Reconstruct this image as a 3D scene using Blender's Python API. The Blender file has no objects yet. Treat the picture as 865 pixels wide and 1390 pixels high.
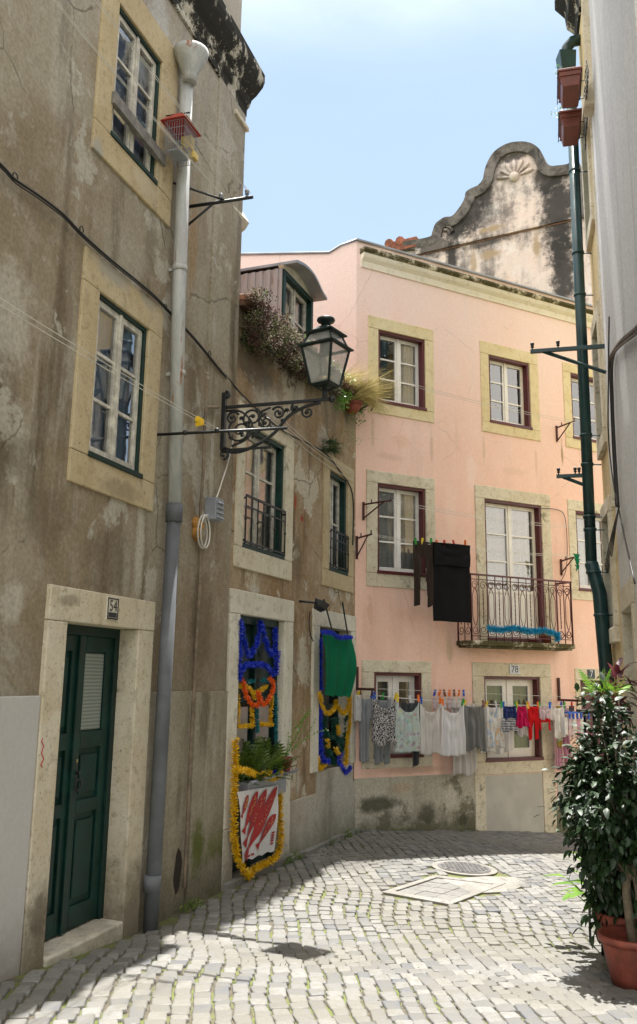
import bpy, bmesh, math, random
import numpy as np
from mathutils import Vector, Matrix
random.seed(7); np.random.seed(7)
R_ = math.radians
S = bpy.context.scene
COL = S.collection
# ------------------------------------------------------------------ camera
F_, PI_, RO_ = 1222.99, 0.2160048, -0.0142122      # focal (px of an 865x1390 frame), pitch, roll
Fw = np.array([0, math.cos(PI_), math.sin(PI_)]); U0 = np.array([0, -math.sin(PI_), math.cos(PI_)]); X0 = np.array([1., 0, 0])
Rt = math.cos(RO_)*X0 - math.sin(RO_)*U0; Up = math.sin(RO_)*X0 + math.cos(RO_)*U0
CP = np.array([0, 0, 1.65])
cam = bpy.data.objects.new('camera', bpy.data.cameras.new('camera')); COL.objects.link(cam)
M = Matrix.Identity(4)
for i in range(3):
    M[i][0] = Rt[i]; M[i][1] = Up[i]; M[i][2] = -Fw[i]; M[i][3] = CP[i]
cam.matrix_world = M
cam.data.sensor_width = 36; cam.data.lens = F_/1390*36
cam.data.shift_y = -45/1390; cam.data.clip_end = 2000; cam.data.clip_start = 0.05
S.camera = cam
# ------------------------------------------------------------------ sky, sun, exposure
SUNV = Vector((0.030, 0.236, 1)).normalized()
w = bpy.data.worlds.new('World'); S.world = w; w.use_nodes = True
nt = w.node_tree; bg = nt.nodes['Background']
sky = nt.nodes.new('ShaderNodeTexSky'); sky.sky_type = 'NISHITA'; sky.sun_disc = False
sky.sun_elevation = math.asin(SUNV.z); sky.sun_rotation = math.atan2(SUNV.x, SUNV.y)
sky.air_density = 1.0; sky.dust_density = .7; sky.ozone_density = 1.0; sky.altitude = 50
tc = nt.nodes.new('ShaderNodeTexCoord'); mp = nt.nodes.new('ShaderNodeMapping'); mp.inputs['Scale'].default_value = (1.2, 1.6, 3.2)
nz = nt.nodes.new('ShaderNodeTexNoise'); nz.inputs['Scale'].default_value = 1.6; nz.inputs['Detail'].default_value = 6; nz.inputs['Roughness'].default_value = .55
rp = nt.nodes.new('ShaderNodeValToRGB'); rp.color_ramp.elements[0].position = .42; rp.color_ramp.elements[1].position = .78
rp.color_ramp.elements[0].color = (.6, .6, .6, 1); rp.color_ramp.elements[1].color = (.88, .88, .88, 1)
mx = nt.nodes.new('ShaderNodeMix'); mx.data_type = 'RGBA'
nt.links.new(tc.outputs['Generated'], mp.inputs[0]); nt.links.new(mp.outputs[0], nz.inputs[0]); nt.links.new(nz.outputs[0], rp.inputs[0])
nt.links.new(rp.outputs[0], mx.inputs[0]); nt.links.new(sky.outputs[0], mx.inputs[6]); mx.inputs[7].default_value = (2.75, 3.55, 4.3, 1)
sx = nt.nodes.new('ShaderNodeSeparateXYZ'); nt.links.new(tc.outputs['Generated'], sx.inputs[0])
def wr(sock, lo, hi):
    n_ = nt.nodes.new('ShaderNodeMapRange'); n_.interpolation_type = 'SMOOTHSTEP'; nt.links.new(sock, n_.inputs[0]); n_.inputs[1].default_value = lo; n_.inputs[2].default_value = hi; return n_.outputs[0]
wm = nt.nodes.new('ShaderNodeMath'); wm.operation = 'MAXIMUM'; nt.links.new(wr(sx.outputs[2], .58, .85), wm.inputs[0]); nt.links.new(wr(sx.outputs[1], .2, -.3), wm.inputs[1])
wn = nt.nodes.new('ShaderNodeMath'); wn.operation = 'MULTIPLY'; nt.links.new(wm.outputs[0], wn.inputs[0]); nt.links.new(wr(nz.outputs[0], .25, .6), wn.inputs[1])
m2 = nt.nodes.new('ShaderNodeMix'); m2.data_type = 'RGBA'; nt.links.new(wn.outputs[0], m2.inputs[0]); nt.links.new(mx.outputs[2], m2.inputs[6]); m2.inputs[7].default_value = (12.6, 12.0, 11.2, 1)   # bright cloud added overhead and behind, mostly unseen, to lift the shade
nt.links.new(m2.outputs[2], bg.inputs[0]); bg.inputs[1].default_value = 0.098
sl = bpy.data.lights.new('sun', 'SUN'); sl.energy = 5.0; sl.angle = R_(.55); sl.color = (1, .965, .915)
sun = bpy.data.objects.new('sun', sl); COL.objects.link(sun); sun.rotation_euler = (-SUNV).to_track_quat('-Z', 'Y').to_euler(); sun.location = (0, 0, 20)
vs = S.view_settings; vs.view_transform = 'Standard'; vs.look = 'None'; vs.gamma = 1; vs.exposure = 1.30; vs.use_curve_mapping = False
S.render.engine = 'CYCLES'; S.cycles.max_bounces = 8; S.cycles.diffuse_bounces = 5; S.cycles.glossy_bounces = 3; S.cycles.transparent_max_bounces = 12
S.cycles.caustics_reflective = False; S.cycles.caustics_refractive = False

# ------------------------------------------------------------------ planes of the walls (metres)
def ray(x, y): return Rt*(x-432.5)/F_ - Up*(y-650)/F_ + Fw
class Wall:
    def __init__(s, O, az):
        s.O = np.array([O[0], O[1], 0.]); s.d = np.array([math.sin(az), math.cos(az), 0]); s.n = np.array([s.d[1], -s.d[0], 0])
    def hit(s, x, y, o=0):
        d = ray(x, y); t = ((s.O+s.n*o-CP)@s.n)/(d@s.n); P = CP+d*t; return float((P-s.O)@s.d), float(P[2])
    def p(s, u, o, z): return s.O+s.d*u+s.n*o+np.array([0, 0, z])
    __call__ = p
    def at(s, x, y, o=0): return s.p(*[(q[0], o, q[1]) for q in [s.hit(x, y, o)]][0])
WA = Wall((-1.098, 6.586), .3043); UE = 1.125
WB = Wall(WA.p(UE, 0, 0), .3693); UB = 3.368
WP = Wall(WB.p(UB, 0, 0), 1.0662)
WL = Wall(WP.O, R_(-86)); WL.n = -WL.n          # pink return behind the old house
WR = Wall((.70, 0), R_(14.5)); WR.n = -WR.n; VR = 9.1/math.cos(R_(14.5))   # grey house, right
WY = Wall(WR.p(VR, 0, 0), R_(12.2)); WY.n = -WY.n                      # yellow house, right
WG = Wall((4.6, 19.5), R_(119.3)); WG.n = np.array([WG.d[1], -WG.d[0], 0])
ident = lambda a, b, c: np.array([a, b, c], float)
def sst(a, b, x):
    t = min(1, max(0, (x-a)/(b-a))); return t*t*(3-2*t)
def zg(x, y):
    xl = -1.098+.3136*(y-6.586); d = max(0, x-xl)
    return -.05*min(d, 4) - .045*min(d, 4)*sst(9.5, 12.5, y) + .085*max(0, min(3, 6.62-y)) - .02*sst(7, 11, y)
def gpt(px_, py_):
    d = ray(px_, py_); z = 0
    for _ in range(6):
        t = (z-CP[2])/d[2]; P = CP+d*t; z = zg(P[0], P[1])
    return P

# ------------------------------------------------------------------ mesh builder
class MB:
    def __init__(s, fr=ident): s.v = []; s.f = []; s.m = []; s.fr = fr; s.sm = []; s.mi = 0; s.uv = None
    def V(s, a, b, c): s.v.append(tuple(s.fr(a, b, c))); return len(s.v)-1
    def F(s, idx, smooth=False): s.f.append(tuple(idx)); s.m.append(s.mi); s.sm.append(smooth)
    def poly(s, pts): s.F([s.V(*p) for p in pts])
    def box(s, a0, a1, b0, b1, c0, c1):
        i = [s.V(a, b, c) for a in (a0, a1) for b in (b0, b1) for c in (c0, c1)]
        for q in ((0, 1, 3, 2), (4, 6, 7, 5), (0, 4, 5, 1), (2, 3, 7, 6), (0, 2, 6, 4), (1, 5, 7, 3)): s.F([i[k] for k in q])
        return s
    def hexa(s, P):  # 8 points: bottom 4, top 4
        i = [s.V(*p) for p in P]
        for q in ((3, 2, 1, 0), (4, 5, 6, 7), (0, 1, 5, 4), (1, 2, 6, 5), (2, 3, 7, 6), (3, 0, 4, 7)): s.F([i[k] for k in q])
    def prism(s, prof, a0, a1):   # profile in (b,c) extruded along a
        n = len(prof); i0 = [s.V(a0, b, c) for b, c in prof]; i1 = [s.V(a1, b, c) for b, c in prof]
        s.F(i0[::-1]); s.F(i1)
        for k in range(n): s.F((i0[k], i0[(k+1) % n], i1[(k+1) % n], i1[k]))
    def plate(s, pts, b0, b1):    # outline in (a,c) extruded along b
        i0 = [s.V(a, b0, c) for a, c in pts]; i1 = [s.V(a, b1, c) for a, c in pts]; n = len(pts)
        s.F(i0); s.F(i1[::-1])
        for k in range(n): s.F((i0[k], i0[(k+1) % n], i1[(k+1) % n], i1[k]))
    def tube(s, pts, r, seg=8, cap=True, rr=None):   # pts in frame coords; r radius (world)
        P = [Vector(s.fr(*p)) for p in pts]; n = len(P); rings = []
        t0 = (P[1]-P[0]).normalized(); up = Vector((0, 0, 1)) if abs(t0.z) < .9 else Vector((1, 0, 0))
        x = t0.cross(up).normalized()
        for k in range(n):
            t = (P[min(k+1, n-1)]-P[max(k-1, 0)])
            if t.length < 1e-9: t = t0
            t.normalize(); x = (x-t*x.dot(t))
            if x.length < 1e-6: x = t.orthogonal()
            x.normalize(); y = t.cross(x); q = r if rr is None else rr[k]
            rings.append([len(s.v)+j for j in range(seg)])
            for j in range(seg):
                a = 2*math.pi*j/seg; s.v.append(tuple(P[k]+(x*math.cos(a)+y*math.sin(a))*q))
        for k in range(n-1):
            for j in range(seg):
                s.F((rings[k][j], rings[k][(j+1) % seg], rings[k+1][(j+1) % seg], rings[k+1][j]), seg > 5)
        if cap: s.F(rings[0][::-1]); s.F(rings[-1])
    def lathe(s, c, prof, seg=24, ax=None):  # prof (r,z) about vertical axis at world point c
        rings = []
        for r, z in prof:
            rings.append([len(s.v)+j for j in range(seg)])
            for j in range(seg):
                a = 2*math.pi*j/seg; s.v.append((c[0]+r*math.cos(a), c[1]+r*math.sin(a), c[2]+z))
        for k in range(len(prof)-1):
            for j in range(seg): s.F((rings[k][j], rings[k][(j+1) % seg], rings[k+1][(j+1) % seg], rings[k+1][j]), True)
        s.F(rings[0][::-1]); s.F(rings[-1])
    def ball(s, c, r, sc=(1, 1, 1), seg=10, rg=6):
        c = np.array(c, float)
        base = len(s.v)
        for i in range(rg+1):
            th = math.pi*i/rg
            for j in range(seg):
                a = 2*math.pi*j/seg
                s.v.append((c[0]+r*sc[0]*math.sin(th)*math.cos(a), c[1]+r*sc[1]*math.sin(th)*math.sin(a), c[2]+r*sc[2]*math.cos(th)))
        for i in range(rg):
            for j in range(seg): s.F((base+i*seg+j, base+(i+1)*seg+j, base+(i+1)*seg+(j+1) % seg, base+i*seg+(j+1) % seg), True)
def base_of(o):
    while o.parent: o = o.parent
    return o.location
def build(name, mb, mats, parent=None, loc=None, bevel=0, label=None, fixn=True):
    me = bpy.data.meshes.new(name)
    if parent is not None: L = np.array(base_of(parent))
    elif loc is not None: L = np.array([float(q) for q in loc])
    else: L = np.zeros(3)
    me.from_pydata([tuple(np.array(v)-L) for v in mb.v], [], mb.f)
    if not isinstance(mats, (list, tuple)): mats = [mats]
    for m in mats: me.materials.append(m)
    me.polygons.foreach_set('material_index', mb.m); me.polygons.foreach_set('use_smooth', mb.sm)
    if fixn:
        b = bmesh.new(); b.from_mesh(me); bmesh.ops.recalc_face_normals(b, faces=b.faces); b.to_mesh(me); b.free()
    me.update()
    o = bpy.data.objects.new(name, me); COL.objects.link(o)
    if parent is not None: o.parent = parent
    else: o.location = tuple(L)
    if bevel:
        bv = o.modifiers.new('bevel', 'BEVEL'); bv.width = bevel; bv.segments = 2; bv.limit_method = 'ANGLE'; bv.angle_limit = R_(40)
    if label: o['label'] = label
    return o
def tag(o, label, cat, group=None):
    o['label'] = label; o['category'] = cat
    if group: o['group'] = group
    return o
def thing(name, label, cat, loc, group=None):
    o = bpy.data.objects.new(name, None); COL.objects.link(o); o.location = tuple(float(q) for q in loc); o.empty_display_size = .1
    return tag(o, label, cat, group)
def solo(name, label, cat, mb, mats, loc, group=None, bevel=0, fixn=True):
    return tag(build(name, mb, mats, loc=loc, bevel=bevel, fixn=fixn), label, cat, group)
def struct(name, mb, mats):
    o = build(name, mb, mats); o['kind'] = 'structure'; return o

# ------------------------------------------------------------------ materials
class NT:
    def __init__(s, name):
        s.m = bpy.data.materials.new(name); s.m.use_nodes = True; s.t = s.m.node_tree; s.b = s.t.nodes['Principled BSDF']
        s.g = s.t.nodes.new('ShaderNodeNewGeometry')
    def L(s, a, b): s.t.links.new(a, b)
    def put(s, sock, v):
        if hasattr(v, 'links'): s.L(v, sock)
        elif isinstance(v, (tuple, list)) and len(v) == 3 and len(sock.default_value) == 4: sock.default_value = (*v, 1)
        else: sock.default_value = v
    def pos(s, sc=(1, 1, 1), obj=False, rot=(0, 0, 0)):
        mp = s.t.nodes.new('ShaderNodeMapping'); mp.inputs['Scale'].default_value = sc; mp.inputs['Rotation'].default_value = rot
        if obj: tc = s.t.nodes.new('ShaderNodeTexCoord'); s.L(tc.outputs['Object'], mp.inputs[0])
        else: s.L(s.g.outputs['Position'], mp.inputs[0])
        return mp.outputs[0]
    def noise(s, scale, detail=4, rough=.55, vec=None, dist=0, col=False):
        n = s.t.nodes.new('ShaderNodeTexNoise'); n.inputs['Scale'].default_value = scale; n.inputs['Detail'].default_value = detail
        n.inputs['Roughness'].default_value = rough; n.inputs['Distortion'].default_value = dist
        s.L(vec if vec is not None else s.pos(), n.inputs[0]); return n.outputs[1 if col else 0]
    def vor(s, scale, vec=None, feat='F1', out=0):
        n = s.t.nodes.new('ShaderNodeTexVoronoi'); n.inputs['Scale'].default_value = scale; n.feature = feat
        s.L(vec if vec is not None else s.pos(), n.inputs[0]); return n.outputs[out]
    def wave(s, scale, vec, dist=0, dir='X'):
        n = s.t.nodes.new('ShaderNodeTexWave'); n.inputs['Scale'].default_value = scale; n.inputs['Distortion'].default_value = dist; n.bands_direction = dir
        s.L(vec, n.inputs[0]); return n.outputs[1]
    def ramp(s, f, lo, hi, a=0., b=1.):
        n = s.t.nodes.new('ShaderNodeMapRange'); n.interpolation_type = 'SMOOTHSTEP'
        s.L(f, n.inputs[0]); n.inputs[1].default_value = lo; n.inputs[2].default_value = hi; n.inputs[3].default_value = a; n.inputs[4].default_value = b
        return n.outputs[0]
    def mix(s, f, a, b, mode='MIX'):
        n = s.t.nodes.new('ShaderNodeMix'); n.data_type = 'RGBA'; n.blend_type = mode
        s.put(n.inputs[0], f); s.put(n.inputs[6], a); s.put(n.inputs[7], b); return n.outputs[2]
    def math(s, op, a, b=0.):
        n = s.t.nodes.new('ShaderNodeMath'); n.operation = op; s.put(n.inputs[0], a); s.put(n.inputs[1], b); return n.outputs[0]
    def spots(s, c, W, lst, nz=None):
        nz = s.noise(6, 7, .7)
        nf = s.math('MULTIPLY', s.math('SUBTRACT', nz, .5), 1.9)
        for (x, y, rx, rz, col, amt, *of) in lst:
            P0 = W.at(x, y, of[0] if of else 0); mp = s.t.nodes.new('ShaderNodeMapping'); sc = (1/rx, 1/rx, 1/rz)
            mp.inputs['Scale'].default_value = sc; mp.inputs['Location'].default_value = tuple(-float(P0[i])*sc[i] for i in range(3)); s.L(s.g.outputs['Position'], mp.inputs[0])
            ln = s.t.nodes.new('ShaderNodeVectorMath'); ln.operation = 'LENGTH'; s.L(mp.outputs[0], ln.inputs[0])
            c = s.mix(s.math('MULTIPLY', s.ramp(s.math('ADD', ln.outputs['Value'], nf), 1.2, .45), amt), c, col)
        return c
    def z(s):
        n = s.t.nodes.new('ShaderNodeSeparateXYZ'); s.L(s.g.outputs['Position'], n.inputs[0]); return n.outputs
    def bump(s, h, st=.3, d=.02):
        n = s.t.nodes.new('ShaderNodeBump'); n.inputs['Strength'].default_value = st; n.inputs['Distance'].default_value = d
        s.L(h, n.inputs['Height']); s.L(n.outputs[0], s.b.inputs['Normal']); return n
    def out(s, col=None, rough=None, **k):
        if col is not None: s.put(s.b.inputs['Base Color'], col)
        if rough is not None: s.put(s.b.inputs['Roughness'], rough)
        for a, v in k.items(): s.put(s.b.inputs[a.replace('_', ' ')], v)
        return s.m
def plain(name, col, rough=.5, var=.25, sc=9, bump=.15, metal=0, obj=True, spec=.5, bd=.004):
    n = NT(name); f = n.noise(sc, 5, .6, n.pos(obj=obj)); f2 = n.noise(sc*7, 3, .6, n.pos(obj=obj))
    c = n.mix(n.ramp(f, .35, .7), tuple(q*(1-var) for q in col), tuple(min(1, q*(1+var*.6)) for q in col))
    if bump: n.bump(f2, bump, bd)
    return n.out(c, n.ramp(f, .3, .7, max(.03, rough-.08), min(1, rough+.08)), Metallic=metal, Specular_IOR_Level=spec)
def stucco(name, base, alt, light, dark, patch=(.56, .6), pamt=.8, streak=.6, moss=None, dirtz=None, sc=1., bump=.35, topl=None, seed=0, crack=.0, extra=None, grain=.25, spots=None):
    n = NT(name); P = n.pos(); 
    mpn = n.t.nodes.new('ShaderNodeMapping'); mpn.inputs['Location'].default_value = (seed*3.1, seed*1.7, seed*.9); n.L(P, mpn.inputs[0]); P = mpn.outputs[0]
    stv = n.t.nodes.new('ShaderNodeMapping'); stv.inputs['Scale'].default_value = (1, 1, .13); n.L(P, stv.inputs[0])
    a = n.noise(.9*sc, 6, .6, P, .6); b = n.noise(1.5*sc, 9, .68, P, .3); st = n.noise(3.6*sc, 6, .6, stv.outputs[0], .2); st2 = n.noise(9*sc, 4, .6, stv.outputs[0])
    fine = n.noise(38, 5, .65, P); mid = n.noise(7*sc, 6, .6, P)
    c = n.mix(n.ramp(a, .38, .62), base, alt)
    c = n.mix(n.math('MULTIPLY', n.ramp(mid, .45, .75), .35), c, light)
    c = n.mix(n.math('MULTIPLY', n.ramp(st, .52, .7), streak), c, dark)
    c = n.mix(n.math('MULTIPLY', n.ramp(st2, .55, .78), streak*.55), c, light)
    pm = n.ramp(b, patch[0], patch[1]); pf = n.math('MULTIPLY', pm, pamt)
    c = n.mix(pf, c, light)
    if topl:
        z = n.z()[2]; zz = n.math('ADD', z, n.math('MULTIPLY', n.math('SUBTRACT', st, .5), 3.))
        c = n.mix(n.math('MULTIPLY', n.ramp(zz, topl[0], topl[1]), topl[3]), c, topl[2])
    if dirtz:
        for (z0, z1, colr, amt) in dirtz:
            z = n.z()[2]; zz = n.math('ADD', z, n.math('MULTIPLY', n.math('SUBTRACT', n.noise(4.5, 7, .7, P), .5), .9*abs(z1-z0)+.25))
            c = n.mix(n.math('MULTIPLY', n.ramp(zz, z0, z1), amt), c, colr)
    if crack:
        v = n.t.nodes.new('ShaderNodeTexVoronoi'); v.feature = 'DISTANCE_TO_EDGE'; v.inputs['Scale'].default_value = 1.1
        wob = n.mix(.18, P, n.noise(3, 6, .6, P, col=True), 'ADD'); n.L(wob, v.inputs[0])
        cr = n.math('MULTIPLY', n.ramp(v.outputs[0], .0, .012, 1, 0), n.ramp(a, .5, .6))
        c = n.mix(n.math('MULTIPLY', cr, crack), c, tuple(q*.35 for q in dark))
    if extra: c = extra(n, c, P, a, b)
    if spots: c = n.spots(c, *spots)
    gf = n.ramp(fine, .25, .75); c = n.mix(min(1, grain*1.8), c, n.mix(gf, (.50, .49, .47), (1.3, 1.3, 1.3)), 'MULTIPLY')
    h = n.math('ADD', n.math('MULTIPLY', fine, .35), n.math('ADD', n.math('MULTIPLY', mid, .9), n.math('MULTIPLY', pm, -.25)))
    n.bump(h, bump, .02)
    return n.out(c, .92, Specular_IOR_Level=.2)
def stone(name, base, dark, light, pit=1., bd=.4, lich=None, seed=0, gr=.35, dirt=None, spots=None):
    n = NT(name); P = n.pos(); a = n.noise(3.1, 7, .65, P, .4); b = n.noise(14, 6, .7, P); pits = n.noise(55, 3, .6, P)
    stv = n.pos((1, 1, .2)); st = n.noise(5, 6, .65, stv)
    c = n.mix(n.ramp(a, .35, .65), base, light); c = n.mix(n.math('MULTIPLY', n.ramp(b, .5, .72), .6), c, dark)
    c = n.mix(n.math('MULTIPLY', n.ramp(st, .55, .75), gr), c, dark)
    c = n.mix(n.math('MULTIPLY', n.ramp(pits, .58, .72), .6*pit), c, tuple(q*.45 for q in dark))
    if lich:
        l = n.noise(4.2, 9, .75, P, .2); c = n.mix(n.ramp(l, lich[0], lich[1]), c, lich[2])
    if spots: c = n.spots(c, *spots)
    if dirt:
        zz = n.math('ADD', n.z()[2], n.math('MULTIPLY', n.math('SUBTRACT', n.noise(5, 7, .7, P), .5), 1.1))
        c = n.mix(n.math('MULTIPLY', n.ramp(zz, dirt[0], dirt[1]), dirt[3]), c, dirt[2])
    n.bump(n.math('ADD', n.math('MULTIPLY', pits, -.6), b), bd, .012)
    return n.out(c, .88, Specular_IOR_Level=.25)
MT = {}
lt, dk = (.50, .465, .40), (.105, .078, .046)
SA = [(15, 430, .22, .35, lt, .7), (190, 735, .07, .45, lt, .75), (172, 775, .06, .22, lt, .6), (18, 815, .12, .12, lt, .65), (290, 250, .13, .8, lt, .5), (215, 50, .2, .45, (.5, .5, .5), .6), (150, 765, .34, .28, dk, .55), (60, 700, .3, .22, dk, .4),
      (284, 640, .05, .5, lt, .75), (312, 450, .07, .5, dk, .65), (262, 520, .12, .4, dk, .5), (272, 850, .2, .45, dk, .5), (262, 330, .10, .5, (.36, .22, .10), .5), (35, 230, .4, .4, (.23, .18, .12), .55), (100, 500, .1, .2, lt, .4), (225, 560, .05, .5, (.5, .46, .38), .5), (20, 620, .25, .15, dk, .45), (205, 330, .1, .25, dk, .4), (80, 120, .1, .3, lt, .4)]
SB = [(365, 545, .42, .26, lt, .6), (440, 600, .2, .22, lt, .5), (401, 680, .045, .09, (.33, .07, .035), .9), (410, 704, .035, .04, (.33, .05, .03), .95), (345, 500, .6, .2, (.07, .055, .04), .65), (405, 765, .12, .35, dk, .55), (405, 1062, .05, .15, lt, .75), (345, 800, .12, .04, lt, .8), (450, 805, .1, .09, lt, .8), (400, 900, .1, .5, (.16, .10, .055), .6), (470, 560, .1, .2, (.09, .085, .05), .7)]
SP = [(506, 592, .03, .22, (.64, .43, .34), .7), (586, 606, .03, .25, (.64, .43, .34), .7), (657, 612, .025, .2, (.64, .43, .34), .6), (728, 628, .03, .24, (.64, .43, .34), .6), (503, 830, .04, .2, (.62, .38, .28), .6), (770, 835, .04, .2, (.62, .40, .30), .6), (560, 1045, .5, .05, (.5, .33, .24), .6), (640, 640, .1, .3, (.88, .70, .64), .5), (530, 620, .25, .05, (.66, .43, .35), .5), (763, 615, .025, .2, (.30, .2, .07), .75), (545, 600, .14, .10, (.72, .45, .32), .45), (565, 835, .35, .10, (.74, .46, .34), .4), (612, 700, .1, .35, (.9, .7, .6), .4), (500, 850, .1, .3, (.70, .42, .30), .4), (700, 640, .25, .06, (.7, .48, .38), .4), (610, 880, .06, .2, (.55, .42, .30), .6), (620, 590, .03, .25, (.72, .5, .42), .4)]
kb = (.042, .039, .038); tn = (.36, .27, .17)
SG = [(622, 308, .42, .55, kb, .95), (640, 285, .33, .95, kb, .92), (613, 345, .16, .8, kb, .95), (758, 285, .5, 1.6, kb, .95), (765, 365, .34, 1.4, kb, .95), (742, 240, .4, .6, kb, .92), (655, 330, .8, .13, kb, .75), (590, 335, .6, .35, kb, .85), (660, 262, .2, .6, kb, .85), (700, 212, .7, .12, kb, .85), (668, 312, .38, .08, tn, .95), (728, 335, .10, .4, tn, .9), (665, 345, .25, .13, tn, .9), (643, 360, .09, .45, tn, .8), (690, 385, .2, .3, (.66, .5, .4), .4)]
MT['A'] = stucco('old_brown_stucco', (.26, .205, .138), (.335, .295, .225), (.46, .43, .37), (.115, .085, .052), (.575, .61), .75, .8, topl=(4.6, 8.2, (.42, .40, .37), .6), crack=.6,
                 dirtz=[(2.35, 1.6, (.2, .165, .115), .5)], spots=(WA, SA))
MT['A_low'] = stucco('grey_lime_plaster', (.28, .245, .18), (.34, .31, .25), (.46, .44, .38), (.14, .12, .085), (.6, .64), .5, .7, seed=3,
                 dirtz=[(.6, .0, (.11, .10, .06), .75)], crack=.3, spots=(WA, [(262, 1150, .13, .22, (.085, .105, .015), .85), (272, 970, .12, .3, (.11, .09, .06), .65), (240, 1080, .05, .2, (.14, .12, .08), .6), (285, 1010, .07, .3, (.44, .42, .36), .5)]), extra=lambda n, c, P, a, b: n.mix(n.math('MULTIPLY', n.math('MULTIPLY', n.ramp(n.z()[2], .75, .25), n.ramp(n.noise(1.3, 5, .6, P), .5, .62)), .8), c, (.10, .11, .02)))
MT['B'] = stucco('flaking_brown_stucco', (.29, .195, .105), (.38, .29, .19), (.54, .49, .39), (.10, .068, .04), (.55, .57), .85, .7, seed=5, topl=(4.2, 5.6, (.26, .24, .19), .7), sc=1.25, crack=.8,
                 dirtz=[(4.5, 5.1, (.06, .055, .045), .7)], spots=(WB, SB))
MT['B_low'] = stucco('pale_base_slabs', (.42, .38, .31), (.47, .44, .37), (.55, .52, .46), (.2, .17, .13), (.6, .64), .4, .55, seed=6, dirtz=[(.35, -.1, (.15, .14, .09), .7)])
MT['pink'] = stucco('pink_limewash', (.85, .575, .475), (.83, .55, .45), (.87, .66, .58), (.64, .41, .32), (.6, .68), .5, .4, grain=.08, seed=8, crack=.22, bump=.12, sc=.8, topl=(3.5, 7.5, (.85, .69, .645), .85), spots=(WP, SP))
MT['pink_low'] = stucco('stained_grey_base', (.50, .47, .38), (.45, .42, .34), (.62, .58, .48), (.2, .18, .13), (.58, .64), .6, .4, seed=9,
                 dirtz=[(.22, -.12, (.10, .10, .06), .85)], spots=(WP, [(512, 1092, .30, .10, (.06, .06, .035), .85), (580, 1104, .14, .14, (.07, .07, .04), .8), (545, 1070, .2, .06, (.48, .33, .2), .5), (612, 1085, .10, .18, (.60, .56, .46), .7), (628, 1112, .08, .08, (.07, .07, .04), .8)]), extra=lambda n, c, P, a, b: n.mix(n.math('MULTIPLY', n.ramp(n.noise(2.3, 8, .72, P), .53, .62), .8), c, (.13, .12, .08)))
MT['panel_grey'] = plain('painted_panel_grey', (.47, .45, .40), .8, .12, 3, .1, obj=False)
MT['white_panel'] = stucco('painted_plinth', (.49, .475, .465), (.47, .455, .44), (.54, .53, .52), (.26, .24, .22), (.64, .72), .4, .35, seed=21, bump=.1, grain=.06, dirtz=[(.45, .05, (.20, .18, .15), .6)])
MT['yst'] = stone('yellow_limestone', (.46, .365, .22), (.25, .195, .12), (.52, .43, .28), 1., gr=.5, spots=(WA, [(150, 365, .28, .11, (.36, .34, .29), .85), (200, 400, .14, .12, (.33, .30, .25), .8), (215, 440, .06, .12, (.45, .36, .25), .5), (130, 205, .08, .12, (.36, .35, .32), .8), (160, 665, .3, .07, (.24, .19, .12), .6), (195, 250, .2, .1, (.50, .44, .32), .5)]))
MT['bst'] = stone('beige_limestone', (.55, .48, .35), (.26, .21, .14), (.62, .57, .46), 1., gr=.5, dirt=(.75, .05, (.10, .08, .05), .75), spots=(WA, [(172, 900, .09, .28, (.07, .055, .035), .85, -.1), (170, 1000, .08, .35, (.17, .135, .09), .7, -.1), (168, 1180, .1, .2, (.10, .08, .05), .7, -.08), (48, 1240, .1, .12, (.09, .07, .045), .7), (90, 815, .12, .04, (.2, .17, .12), .6)]))
MT['gst'] = stone('pale_limestone', (.60, .56, .46), (.28, .25, .2), (.68, .65, .56), .6, dirt=(.4, -.1, (.16, .14, .1), .6))
MT['wst'] = stone('weathered_limestone', (.60, .53, .40), (.25, .22, .15), (.68, .63, .50), 1., lich=(.57, .68, (.22, .2, .14)))
MT['pst'] = stone('ochre_window_stone', (.66, .55, .32), (.42, .34, .2), (.72, .62, .4), .5, gr=.2)
MT['corn'] = stone('blackened_cornice', (.50, .46, .38), (.12, .11, .09), (.55, .52, .45), 1., lich=(.40, .47, (.024, .023, .019)))
MT['corn2'] = stone('lichened_cornice', (.66, .60, .46), (.3, .27, .2), (.70, .65, .52), .6, lich=(.36, .5, (.075, .065, .028)))
MT['corn3'] = stone('clean_cornice', (.74, .69, .55), (.5, .45, .35), (.78, .73, .62), .3, gr=.2)
MT['gable'] = stucco('weathered_gable_plaster', (.64, .55, .50), (.66, .54, .48), (.72, .67, .63), (.20, .18, .17), (.55, .62), .7, .75, seed=11, sc=.55, bump=.3, grain=.12, spots=(WG, SG),
                 extra=lambda n, c, P, a, b: n.mix(n.math('MULTIPLY', n.ramp(n.math('ADD', n.noise(.45, 9, .74, P), n.math('MULTIPLY', n.noise(1.4, 6, .7, n.pos((1, 1, .12))), .5)), .74, .9), .8), c, (.085, .078, .078)))
MT['gtrim'] = stone('black_weathered_trim', (.06, .055, .053), (.025, .025, .025), (.20, .18, .17), 1., gr=.9)
MT['brick'] = plain('brick_edge', (.45, .2, .12), .9, .3, 12)
MT['grey'] = stucco('grey_white_render', (.60, .595, .575), (.57, .57, .56), (.67, .67, .66), (.40, .385, .36), (.6, .64), .5, .5, seed=13, bump=.12)
MT['wpaint'] = plain('white_wall_paint', (.78, .78, .80), .8, .1, 2, .1, obj=False)
MT['yellow'] = stucco('yellow_render', (.72, .57, .30), (.70, .56, .33), (.76, .65, .42), (.45, .38, .25), (.62, .66), .4, .5, seed=15, bump=.12)
MT['green'] = plain('green_door_paint', (.006, .036, .029), .45, .35, 8, .2, spec=.3)
MT['dgreen'] = plain('dark_green_paint', (.006, .028, .023), .5, .35, 10, .2, spec=.3)
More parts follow.
